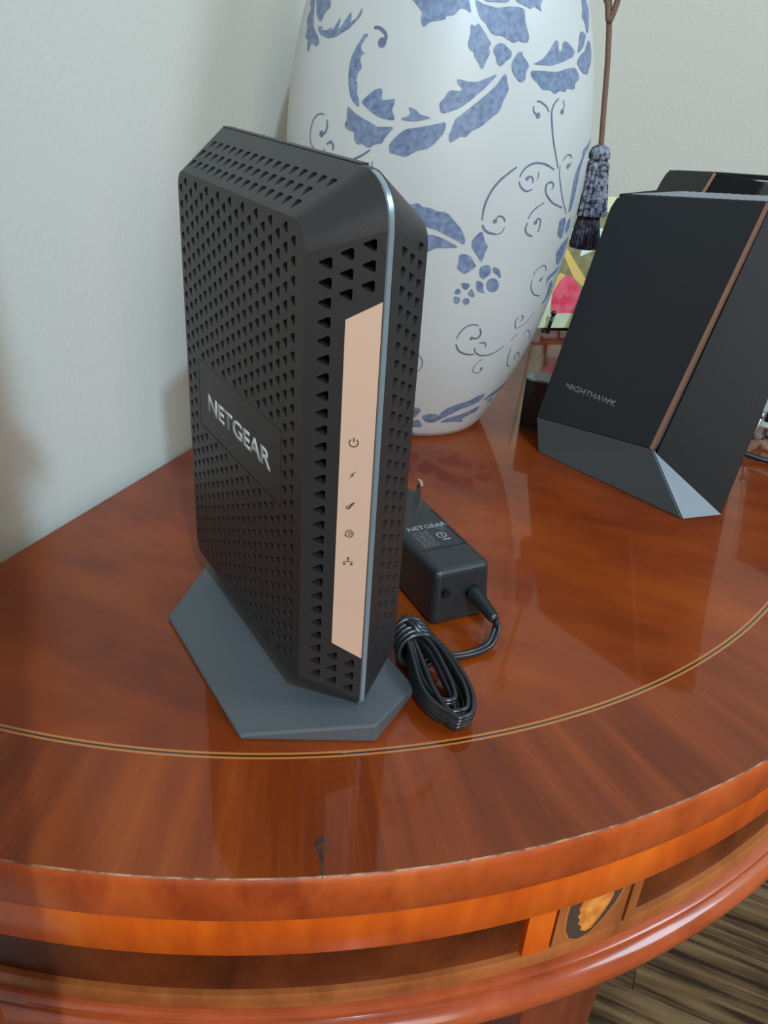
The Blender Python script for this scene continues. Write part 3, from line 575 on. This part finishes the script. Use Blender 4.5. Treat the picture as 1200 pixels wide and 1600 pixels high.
for L_ in LEAVES+UPPER:
    poly = [(q.x, q.y) for q in spline([(th*10.0, z, 0) for th, z in L_], 3, True)]
    fine = []
    for i in range(len(poly)):
        a, b2 = Vector(poly[i]), Vector(poly[(i+1) % len(poly)]); k = max(1, int((b2-a).length/0.45))
        for j in range(k):
            q = a.lerp(b2, j/k); jit = 0.012; fine.append(Vector((q.x+random.uniform(-jit, jit), q.y+random.uniform(-jit, jit))))
    x0 = min(q.x for q in fine); x1 = max(q.x for q in fine); y0 = min(q.y for q in fine); y1 = max(q.y for q in fine)
    grid = []; st = 0.5
    for i in range(1, int((x1-x0)/st)+1):
        for j in range(1, int((y1-y0)/st)+1):
            q = Vector((x0+i*st, y0+j*st))
            if inside(q, fine) and min((q-w_).length for w_ in fine) > 0.2: grid.append(q)
    V, E, F, ov, oe, of = delaunay_2d_cdt(fine+grid, [], [list(range(len(fine)))], 1, 1e-5)
    mesh_obj('painted_leaf', [jar_pt(q.x/10, q.y, 0.025) for q in V], F, M_blue, jar, smooth=True)
for pts, wd, blob in SCROLLS:
    P = spline([(th*10.0, z, 0) for th, z in pts], 5); v = []; n = len(P)
    for i in range(n):
        t = P[min(i+1, n-1)]-P[max(i-1, 0)]; t.normalize(); nn_ = Vector((-t.y, t.x, 0)); k = wd/2*(0.55+0.45*math.sin(math.pi*(0.12+0.8*i/(n-1))))
        for s_ in (-1, 1): q = P[i]+nn_*k*s_; v.append(jar_pt(q.x/10, q.y, 0.025))
    mb = MB().add(v, [(2*i, 2*i+1, 2*i+3, 2*i+2) for i in range(n-1)])
    if blob > 0:
        q = P[-1]; mb.add([jar_pt((q.x+blob*math.cos(k*0.524))/10, q.y+blob*math.sin(k*0.524), 0.03) for k in range(12)], [tuple(range(12))])
    mb.build('painted_scroll', M_scroll, jar, smooth=True)

# ------------------------------------------------------------------ tassel hanging on its cord beside the jar
M_tas = mat('silver_thread', (0.22, 0.22, 0.27), 0.6, noise=(320, (0.02, 0.018, 0.03), 0.42, 0.56), bump=(500, 0.6))
M_tasd = mat('dark_thread', (0.085, 0.075, 0.10), 0.65, noise=(300, (0.012, 0.01, 0.016), 0.40, 0.60), bump=(500, 0.6))
M_cord = mat('brown_cord', (0.17, 0.085, 0.055), 0.7, bump=(900, 0.5))
TX, TY = 14.35, 68.5
ts = thing('cord_tassel', 'blue-grey two-tier tassel hanging on a brown cord beside the jar', 'tassel', (TX, TY, 13.6)); ts.scale = (1.06, 1.06, 1.06)
def fringe(name, prof, m, nf=22, amp=0.06):
    v = []; f = []; k = len(prof); n = nf*4
    for i in range(n):
        a = 2*math.pi*i/n; w_ = 1+amp*math.cos(nf*a)
        v += [(r*w_*math.cos(a), r*w_*math.sin(a), z) for r, z in prof]
    for i in range(n):
        j = (i+1) % n
        f += [(i*k+q, j*k+q, j*k+q+1, i*k+q+1) for q in range(k-1)]
    f += [tuple(i*k for i in range(n)), tuple(i*k+k-1 for i in range(n-1, -1, -1))]
    return mesh_obj(name, v, f, m, ts, smooth=True, auto=60)
fringe('lower_fringe', [(1.02, 0.0), (1.05, 0.25), (1.0, 0.9), (0.85, 1.7), (0.72, 2.5)], M_tasd, 24, 0.05)
fringe('upper_fringe', [(1.12, 2.35), (1.18, 2.5), (1.08, 3.4), (0.92, 4.5), (0.78, 5.4)], M_tas, 18, 0.07)
fringe('collar', [(0.7, 5.35), (0.82, 5.5), (0.84, 5.75), (0.72, 5.95), (0.6, 6.05)], M_tas, 12, 0.06)
fringe('head', [(0.55, 6.0), (0.72, 6.2), (0.74, 6.55), (0.58, 6.9), (0.25, 7.1)], M_tas, 10, 0.05)
cp = spline([(0, 0, 7.0), (-0.25, 0.05, 9.5), (-0.55, 0.1, 12.5), (-1.0, 0.0, 15.2), (-1.5, -0.3, 16.6), (-3.2, -0.9, 19.3), (-5.0, -1.5, 21.6), (-6.2, -1.9, 23.6)], 6)
MB().add(*tube_vf(cp, 0.2, 10)).build('cord', M_cord, ts, smooth=True)
MB().add(*tube_vf([(5.45*math.cos(k*0.1571), 5.45*math.sin(k*0.1571), 40.6) for k in range(40)], 0.21, 8, True)).build('neck_cord', M_cord, jar, smooth=True, label='brown cord tied round the neck')
cp = spline([(-0.9, -0.15, 14.6), (-0.55, -0.2, 16.2), (-0.75, -0.1, 17.4), (-1.5, 0.0, 17.6), (-1.75, 0.05, 16.6), (-1.2, -0.1, 15.6)], 6, True)
MB().add(*tube_vf(cp, 0.2, 10, True)).build('cord_knot', M_cord, ts, smooth=True)

# ------------------------------------------------------------------ routers
M_rpan = mat('black_fabric_panel', (0.0125, 0.0135, 0.015), 0.6, spec=0.35, bump=(1800, 0.12))
M_rpan2 = mat('black_smooth_panel', (0.009, 0.008, 0.009), 0.45, spec=0.22, bump=(1500, 0.05))
M_rbase = mat('charcoal_base', (0.056, 0.062, 0.064), 0.40, bump=(1500, 0.05))
M_rbody = mat('black_router_body', (0.018, 0.018, 0.019), 0.5)
M_copper = mat('copper_strip', (0.33, 0.16, 0.11), 0.35, metal=0.5)
M_slat = mat('grey_slat', (0.24, 0.245, 0.245), 0.45)
M_facet = mat('glossy_facet', (0.03, 0.034, 0.038), 0.30, spec=0.5, metal=0.05)
M_rlogo = mat('dim_grey_print', (0.12, 0.12, 0.125), 0.5)
RT = dict(L0=(0, 0, 0), F1=(12.53, 0, 0), F2=(13.84, 2.89, 0), B0=(-0.89, 0.23, 2.55), K0=(8.89, 0.61, 3.57), K1=(9.64, 6.38, 19.43), TL=(-1.52, 5.97, 18.31), R1=(13.21, 8.94, 19.6),
          L0b=(0.2, 5.2, 0), F2b=(12.6, 6.6, 0), TLb=(-1.2, 10.2, 18.45), R1b=(11.6, 11.6, 19.6))
def plate_on(name, P, m, parent, th=0.06, out=None, label=None, bev=0.0):
    P = [Vector(q) for q in P]; N = (P[1]-P[0]).cross(P[-1]-P[0]).normalized()
    if N.dot(Vector(out)) < 0: N = -N
    n = len(P); v = [tuple(q-N*0.35) for q in P]+[tuple(q+N*th) for q in P]
    o = mesh_obj(name, v, [tuple(range(n-1, -1, -1)), tuple(range(n, 2*n))]+[(i, (i+1) % n, n+(i+1) % n, n+i) for i in range(n)], m, parent, label=label)
    if bev: bevel(o, bev, 2)
    return o, N
def lerp(a, b2, t): return tuple(Vector(a).lerp(Vector(b2), t))
def make_router(label, loc, rot):
    t = thing('wifi_router', label, 'router', loc, rot, 'slanted black routers')
    V = {k: Vector(q) for k, q in RT.items()}
    def hull(name, keys, m, k_):
        bm = bmesh.new(); c_ = sum((V[q] for q in keys), Vector())/len(keys)
        for q in keys: p_ = c_.lerp(V[q], k_); p_.z = max(p_.z, 0.02) if V[q].z > 0 else 0.02; bm.verts.new(p_*S)
        bmesh.ops.convex_hull(bm, input=bm.verts[:]); bmesh.ops.recalc_face_normals(bm, faces=bm.faces)
        me = bpy.data.meshes.new(name); bm.to_mesh(me); bm.free(); me.materials.append(m)
        return bevel(link(bpy.data.objects.new(name, me), t), 0.12, 2, 20)
    hull('router_body', ['B0', 'K0', 'K1', 'TL', 'F2', 'R1', 'F2b', 'L0b', 'TLb', 'R1b', 'L0'], M_rbody, 0.955)
    hull('router_foot', ['L0', 'F1', 'F2', 'K0', 'B0', 'L0b', 'F2b'], M_rbody, 0.955)
    # front panel with rounded left edge
    k = [lerp(V['B0'], V['K0'], 0.99), lerp(V['TL'], V['K1'], 0.99)]
    q0, q1 = Vector(lerp(V['B0'], V['K0'], 0.002)), Vector(lerp(V['TL'], V['K1'], 0.002))
    tl1 = lerp(q1, q0, 0.06); tl2 = lerp(q1, k[1], 0.07); tlm = lerp(lerp(tl1, tl2, 0.5), q1, 0.42)
    fp, N1 = plate_on('front_panel', [tuple(q0), k[0], k[1], tl2, tlm, tl1], M_rpan, t, 0.10, (0, -1, 0.3), None, 0.08)
    plate_on('side_panel', [lerp(V['K0'], V['F2'], 0.06), lerp(V['K0'], V['F2'], 0.985), lerp(V['F2'], V['R1'], 0.985), lerp(V['K1'], V['R1'], 0.03)], M_rpan2, t, 0.06, (0.5, -1, 0.3), None, 0.04)
    plate_on('base_band', [V['L0']+Vector((0, 0, 0.03)), V['F1']+Vector((-0.03, 0, 0.03)), V['K0'], V['B0']], M_rbase, t, 0.04, (0, -1, 0.1), None, 0.04)
    plate_on('corner_facet', [V['F1']+Vector((0.05, 0.03, 0.04)), V['F2']+Vector((-0.05, -0.05, 0.04)), lerp(V['K0'], V['F2'], 0.02)], M_facet, t, 0.03, (0.5, -1, 0.3), 'shiny triangular corner facet')
    ax = [lerp(V['K0'], V['K1'], 0.0), lerp(V['K0'], V['K1'], 0.995)]
    d = (V['K1']-V['K0']).normalized(); hx = (V['K0']-V['B0']).normalized(); o2 = N1
    v = []
    for p in ax:
        p = Vector(p)
        v += [tuple(p-hx*0.16+o2*0.12), tuple(p+hx*0.07+o2*0.13), tuple(p+hx*0.10-o2*0.15), tuple(p-hx*0.16-o2*0.05)]
    mesh_obj('copper_edge', v, [(0, 1, 2, 3), (7, 6, 5, 4)]+[(i, (i+1) % 4, 4+(i+1) % 4, 4+i) for i in range(4)], M_copper, t, label='thin copper edge line')
    # slatted top vent
    a, b2, c, e = V['TL'], V['K1'], V['R1b'], V['TLb']
    plate_on('vent_plate', [lerp(a, b2, 0.03), lerp(a, b2, 0.99), lerp(e, c, 0.99), lerp(e, c, 0.02)], M_dark, t, 0.02, (0, 0, 1))
    for i in range(18):
        s0 = 0.10+i*0.0495; s1 = s0+0.022
        p = [Vector(lerp(a, b2, s0)), Vector(lerp(a, b2, s1)), Vector(lerp(e, c, min(s1+0.10, 0.99))), Vector(lerp(e, c, min(s0+0.10, 0.97)))]
        vv = [tuple(q+Vector((0, 0.25, -0.03))) for q in p[:2]]+[tuple(q+Vector((0, -0.25, -0.03))) for q in p[2:]]
        vv += [(x, y, z+0.09) for x, y, z in vv]
        mesh_obj('vent_slat', vv, [(3, 2, 1, 0), (4, 5, 6, 7)]+[(q, (q+1) % 4, 4+(q+1) % 4, 4+q) for q in range(4)], M_slat, t)
    X = Vector((3.01, -3.31, 0.04)); 
    hx2 = Vector((1, 0, 0)); hy2 = N1.cross(hx2).normalized()
    if hy2.z < 0: hy2 = -hy2
    org = Vector((0.58, 0, 5.17)); org.y = (V['K0'].y+(5.17-V['K0'].z)*math.tan(R(20)))
    org = org+N1*0.105
    text_obj('lettering', 'NIGHTHAWK', M_rlogo, fp, (org, hx2, hy2), 0.44, 4.45, 0.022, 0.01, 'dim grey NIGHTHAWK lettering')
    # ports at the back
    for i in range(3):
        MB().add(*box_vf(2.5+i*2.6, 4.2+i*2.6, 6.9, 7.5, 1.2, 2.6)).build('port', M_slat, t)
    return t
make_router('black slanted router with NIGHTHAWK lettering and charcoal base band in front', (11.56, 58.62, 0), R(-47.9))
def rot2(p, a): return (p[0]*math.cos(a)-p[1]*math.sin(a), p[0]*math.sin(a)+p[1]*math.cos(a))
R2A = R(-47.9-41); kx, ky = rot2((9.64, 6.38), R2A)
make_router('second black router mostly hidden behind the front one, only its top showing', (24.6-kx, 72.2-ky, 0), R2A)

# ------------------------------------------------------------------ power adapter
M_adp = mat('black_adapter_plastic', (0.016, 0.017, 0.018), 0.36, spec=0.5, bump=(1500, 0.05))
M_prong = mat('brass_nickel_prong', (0.75, 0.66, 0.50), 0.22, metal=1.0)
M_print = mat('grey_adapter_print', (0.26, 0.27, 0.27), 0.55)
M_fine = mat('faint_adapter_print', (0.10, 0.105, 0.105), 0.55)
AD = R(117.3)
ad = thing('power_adapter', 'black plug-in power adapter lying prongs up behind the modem', 'adapter', (4.45, 35.95, 0), AD)
# local x runs back along the adapter, y to its left
bd = MB().add(*prism_vf([(0, -1.8), (9.6, -1.8), (9.6, 1.8), (0, 1.8)], 0.02, 3.25, [(0.35, -1.65), (9.5, -1.65), (9.5, 1.65), (0.35, 1.65)])).build('housing', M_adp, ad, smooth=False)
bevel(bd, 0.42, 4)
MB().add(*box_vf(2.35, 2.40, -1.25, 1.3, 3.2, 3.256)).add(*box_vf(2.35, 6.4, -1.30, -1.26, 3.2, 3.256)).build('label_groove', M_dark, ad)
text_obj('lettering', 'NETGEAR', M_print, ad, ((4.45, 1.08, 3.25), (0, -1, 0), (1, 0, 0)), 0.42, 2.4, 0.012, 0.008, 'grey NETGEAR lettering')
mb = MB()
for i in range(8):
    x = 4.1-i*0.2; y = 1.05
    while y > 0.15:
        l_ = random.uniform(0.12, 0.35); mb.add(*box_vf(x, x+0.10, max(y-l_, 0.1), y, 3.25, 3.256)); y -= l_+0.07
for i in range(4):
    x = 4.6-i*0.2; mb.add(*box_vf(x, x+0.09, -1.0, -0.55-0.1*(i % 2), 3.25, 3.256))
mb.build('fine_print', M_fine, ad)
mb = MB(); v = []
for i in range(25):
    a = 2*math.pi*i/24
    for rr in (0.22, 0.30): v.append((3.55+rr*math.cos(a), -0.45+rr*math.sin(a), 3.256))
mb.add(v, [(2*i, 2*i+1, 2*i+3, 2*i+2) for i in range(24)]); mb.add(*box_vf(3.4, 3.7, -0.5, -0.44, 3.25, 3.257)); mb.add(*box_vf(3.05, 3.15, -0.75, -0.3, 3.25, 3.257))
mb.build('certification_mark', M_print, ad, smooth=None)
for y in (0.35, -0.95):
    P = [(7.0, 3.1), (7.6, 3.1), (7.6, 4.5), (7.47, 4.72), (7.13, 4.72), (7.0, 4.5)]
    v = [(x, y-0.075, z) for x, z in P]+[(x, y+0.075, z) for x, z in P]
    pr = mesh_obj('prong', v, [(5, 4, 3, 2, 1, 0), tuple(range(6, 12))]+[(i, (i+1) % 6, 6+(i+1) % 6, 6+i) for i in range(6)], M_prong, ad, label='shiny metal prong')
    MB().add([(7.3+0.11*math.cos(k*0.785), y-0.08, 4.35+0.11*math.sin(k*0.785)) for k in range(8)]+[(7.3+0.11*math.cos(k*0.785), y+0.08, 4.35+0.11*math.sin(k*0.785)) for k in range(8)],
             [tuple(range(7, -1, -1)), tuple(range(8, 16))]+[(i, (i+1) % 8, 8+(i+1) % 8, 8+i) for i in range(8)]).build('prong_hole', M_dark, pr)
MB().add(*tube_vf([(0.25, 1.05, 2.0), (-0.02, 1.05, 2.0)], 0.22, 14)).build('screw_hole', M_dark, ad)
# ribbed strain relief
bt = []
for i in range(9):
    s = i/8.0; bt.append((0.1-2.0*s, -0.55-0.25*s, 1.75-0.55*s))
boot = MB().add(*tube_vf(bt, [0.42-0.16*i/8 for i in range(9)], 10)).build('strain_relief', M_adp, ad, smooth=True)
for i in range(1, 8):
    p = Vector(bt[i]); d = Vector((-2.0, -0.25, -0.55)).normalized(); r_ = 0.47-0.17*i/8
    MB().add(*tube_vf([p-d*0.06, p+d*0.06], r_, 10)).build('rib', M_adp, boot)

# ------------------------------------------------------------------ coiled cable
M_cab = mat('black_cable_rubber', (0.014, 0.014, 0.016), 0.28, spec=0.6)
cb = thing('adapter_cable', 'thin black twin cable coiled and tied into a bundle beside the modem', 'cable', (2.6, 31.0, 0))
def loc(p): return (p[0]-2.6, p[1]-31.0, p[2])
end = Vector((4.45, 35.95, 0))+Matrix.Rotation(AD, 3, 'Z') @ Vector(bt[-1])
lead = spline([loc(q) for q in [tuple(end), (6.15, 34.55, 0.75), (5.75, 33.65, 0.35), (4.7, 32.95, 0.25), (3.5, 32.35, 0.55), (2.5, 32.2, 1.5), (1.75, 32.6, 2.15), (1.2, 33.1, 1.6)]], 8)
mb = MB()
for s_ in (-1, 1):
    off = []
    for i, p in enumerate(lead):
        t = (lead[min(i+1, len(lead)-1)]-lead[max(i-1, 0)]); n_ = Vector((-t.y, t.x, 0)); n_ = n_.normalized() if n_.length > 1e-6 else Vector((1, 0, 0)); off.append(p+n_*0.115*s_)
    mb.add(*tube_vf(off, 0.13, 8))
mb.build('lead', M_cab, cb, smooth=True)
ax0, ax1 = Vector((1.55, 33.1, 0)), Vector((3.95, 27.95, 0)); ad_ = (ax1-ax0).normalized(); pn = Vector((-ad_.y, ad_.x, 0))
random.seed(11)
for i in range(9):
    k = i % 3; lay = i//3
    wl, wr = 0.55+0.33*k+random.uniform(-.06, .06), 0.45+0.30*((k+1) % 3)+random.uniform(-.06, .06); ln = (ax1-ax0).length+0.45*(k-1)+random.uniform(-0.35, 0.25)
    zb = 0.17+lay*0.30; sh = random.uniform(-0.22, 0.22); nz = 1.15+0.28*(lay-1)+0.08*k
    pts = [ax0+pn*(0.12*(k-1))+Vector((0, 0, nz)), ax0+ad_*ln*0.35+pn*wl*0.75+Vector((0, 0, zb+0.75)), ax0+ad_*ln*0.72+pn*wl+Vector((0, 0, zb+0.2)), ax0+ad_*ln*0.95+pn*wl*0.6+Vector((0, 0, zb)),
           ax0+ad_*ln+Vector((0, 0, zb)), ax0+ad_*ln*0.94-pn*wr*0.65+Vector((0, 0, zb)), ax0+ad_*ln*0.70-pn*wr+Vector((0, 0, zb+0.2)), ax0+ad_*ln*0.35-pn*wr*0.7+Vector((0, 0, zb+0.7)), ax0-ad_*0.5+pn*(0.1*(k-1))+Vector((0, 0, nz-0.1))]
    pts = [q+pn*sh*min(1.0, max(0.0, (q-ax0).dot(ad_)/3)) for q in pts]
    mb = MB()
    for dz in (0.0, 0.19): mb.add(*tube_vf(spline([loc(q+Vector((0, 0, dz))) for q in pts], 7, True), 0.125, 7, True))
    mb.build('coil_loop', M_cab, cb, smooth=True)
for i in range(5):
    cc = ax0+ad_*(0.28+0.27*i)+Vector((0, 0, 1.28-0.07*i)); r_ = 0.86+0.03*i
    pts = [cc+pn*(r_*math.cos(a))+Vector((0, 0, 0.92*r_*math.sin(a)))+ad_*0.22*math.cos(a+1) for a in [2*math.pi*j/20 for j in range(20)]]
    MB().add(*tube_vf([loc(q) for q in pts], 0.135, 8, True)).build('wrap_turn', M_cab, cb, smooth=True)

# ------------------------------------------------------------------ small grey-topped box between jar and router
M_bxt = mat('grey_box_top', (0.15, 0.155, 0.155), 0.4); M_bxb = mat('black_box_body', (0.008, 0.008, 0.009), 0.35)
sb_ = thing('small_box', 'small black box with a grey top between the jar and the front router', 'box', (10.5, 63.9, 0), R(-28))
pl = [(0.0, 0.35), (0.12, 0.1), (0.4, 0.0), (3.6, 0.0), (3.6, 2.2), (0.4, 2.2), (0.12, 2.1), (0.0, 1.85)]
MB().add(*prism_vf(pl, 0, 3.95)).build('box_body', M_bxb, sb_)
tp = MB().add(*prism_vf(pl, 3.95, 4.15)).build('box_top', M_bxt, sb_); bevel(tp, 0.05)
MB().add([(0.75+0.22*math.cos(k*0.628), 0.45+0.13*math.sin(k*0.628), 4.158) for k in range(10)], [tuple(range(10))]).build('button', M_bxb, sb_, smooth=None)

# ------------------------------------------------------------------ picture plaques on small easels
M_fr = mat('pale_green_gold_frame', (0.80, 0.76, 0.42), 0.35, coat=0.3, noise=(60, (0.66, 0.66, 0.38), 0.4, 0.6))
M_fr2 = mat('pale_frame_edge', (0.55, 0.60, 0.50), 0.3, coat=0.5)
M_red = mat('red_picture_field', (0.85, 0.05, 0.09), 0.4, coat=0.3, noise=(70, (0.90, 0.13, 0.17), 0.45, 0.6))
M_olive = mat('olive_picture_field', (0.34, 0.28, 0.11), 0.4, coat=0.4, noise=(90, (0.24, 0.20, 0.08), 0.4, 0.6))
M_gld = mat('gold_picture_figure', (0.85, 0.52, 0.13), 0.4, coat=0.4); M_mint = mat('mint_picture_shape', (0.75, 0.85, 0.68), 0.4, coat=0.4)
M_easel = mat('black_easel_metal', (0.01, 0.008, 0.008), 0.3, spec=0.6); M_silv = mat('silver_easel_metal', (0.30, 0.31, 0.33), 0.3, metal=0.7)
M_blackpic = mat('black_picture_field', (0.012, 0.012, 0.013), 0.3, coat=0.4)
def plaque(label, loc_, rot, w_, h_, lean, m_field, art, frame_m, zb=0.9, bw=1.55):
    t = thing('framed_picture', label, 'picture', loc_, rot)
    cl, sl = math.cos(R(lean)), math.sin(R(lean))
    def P(x, y, n): return (x, y*sl+(-n)*cl, zb+y*cl+n*sl)          # board coordinates: x right, y up the board, n towards the viewer
    def slab(name, poly, n0, n1, m, par):
        k = len(poly); v = [P(x, y, n0) for x, y in poly]+[P(x, y, n1) for x, y in poly]
        return mesh_obj(name, v, [tuple(range(k-1, -1, -1)), tuple(range(k, 2*k))]+[(i, (i+1) % k, k+(i+1) % k, k+i) for i in range(k)], m, par)
    rect = lambda a, b2, c, d: [(a, c), (b2, c), (b2, d), (a, d)]
    slab('backing', rect(0, w_, 0, h_), -0.3, 0.25, M_fr2 if frame_m is not M_fr2 else M_fr, t)
    for q in (rect(0, w_, 0, bw), rect(0, w_, h_-bw, h_), rect(0, bw, bw, h_-bw), rect(w_-bw, w_, bw, h_-bw)): slab('frame_bar', q, 0.25, 0.42, frame_m, t)
    fd = slab('picture_field', rect(bw, w_-bw, bw, h_-bw), 0.25, 0.30, m_field, t)
    for nm, m, poly in art: slab(nm, poly, 0.30, 0.33, m, fd)
    return t
art = [('red_robe', M_red, [(1.6, 1.55), (5.2, 1.55), (4.9, 4.0), (4.0, 5.3), (3.0, 5.6), (2.3, 4.9), (1.6, 3.6)]), ('gold_sleeve', M_gld, [(3.9, 5.3), (5.3, 4.2), (5.6, 4.9), (4.2, 6.6), (2.8, 8.4), (2.3, 8.0)]),
       ('gold_hem', M_gld, [(1.6, 3.6), (2.3, 4.9), (3.0, 5.6), (2.3, 5.8), (1.6, 4.9)]), ('mint_sky', M_mint, [(1.6, 9.3), (7.5, 9.0), (9.0, 10.6), (4.5, 10.3), (1.6, 10.4)]), ('mint_leaf', M_mint, [(4.4, 7.5), (6.5, 8.4), (6.7, 9.2), (4.6, 8.6)])]
plaque('pale-framed red and olive picture on a black easel behind the jar', (15.0, 90.2, 0), R(14), 14.5, 13.6, 9, M_olive, art, M_fr)
def easel(label, loc_, rot, m, h_, w_):
    t = thing('display_easel', label, 'easel', loc_, rot)
    for x in (0, w_):
        MB().add(*tube_vf([(x, 0.35, 0.25), (x, 1.2, 4), (x+(w_/2-x)*0.6, 2.8, h_)], 0.17, 8)).build('upright', m, t, smooth=True)
        MB().add(*tube_vf([(x, 0.45, 0.62), (x, -0.5, 0.62), (x, -1.05, 0.75), (x-0.1, -1.25, 1.3), (x+0.15, -1.3, 2.6)], 0.2, 8)).build('hook', m, t, smooth=True)
        v, f = lathe_vf([(0.02, -0.33), (0.2, -0.26), (0.33, 0), (0.2, 0.26), (0.02, 0.33)], 12)
        MB().add([(q[0]+x+0.17, q[1]-1.3, q[2]+2.85) for q in v], f).build('finial', m, t, smooth=True)
    MB().add(*tube_vf([(w_/2, 2.6, h_*0.9), (w_/2, 6.5, 0.2)], 0.17, 8)).build('back_leg', m, t, smooth=True)
    MB().add(*tube_vf([(0, 0.45, 0.6), (w_, 0.45, 0.6)], 0.17, 8)).build('cross_bar', m, t, smooth=True)
    return t
easel('black easel with ball finials holding the red picture behind the jar', (16.2, 90.3, 0), R(14), M_easel, 9.5, 9.0)
plaque('dark picture in a pale frame on a silver easel at the right edge', (29.85, 63.7, 0), R(-50), 13, 11, 16, M_blackpic, [], M_fr2, 1.6, 0.42)
easel('silver easel under the dark picture right of the front router', (30.3, 63.5, 0), R(-50), M_silv, 7.5, 9.0)
lead2 = spline([(26.3, 60.9, 0.9), (27.6, 60.3, 0.5), (30, 59.4, 0.22), (34, 58.4, 0.22), (40, 58.5, 0.22)], 6)
tag(MB().add(*tube_vf([(p.x, p.y, p.z+ZT) for p in lead2], 0.22, 8)).build('router_cable', M_cab, None, smooth=True), 'black cable running off to the right behind the front router', 'cable')
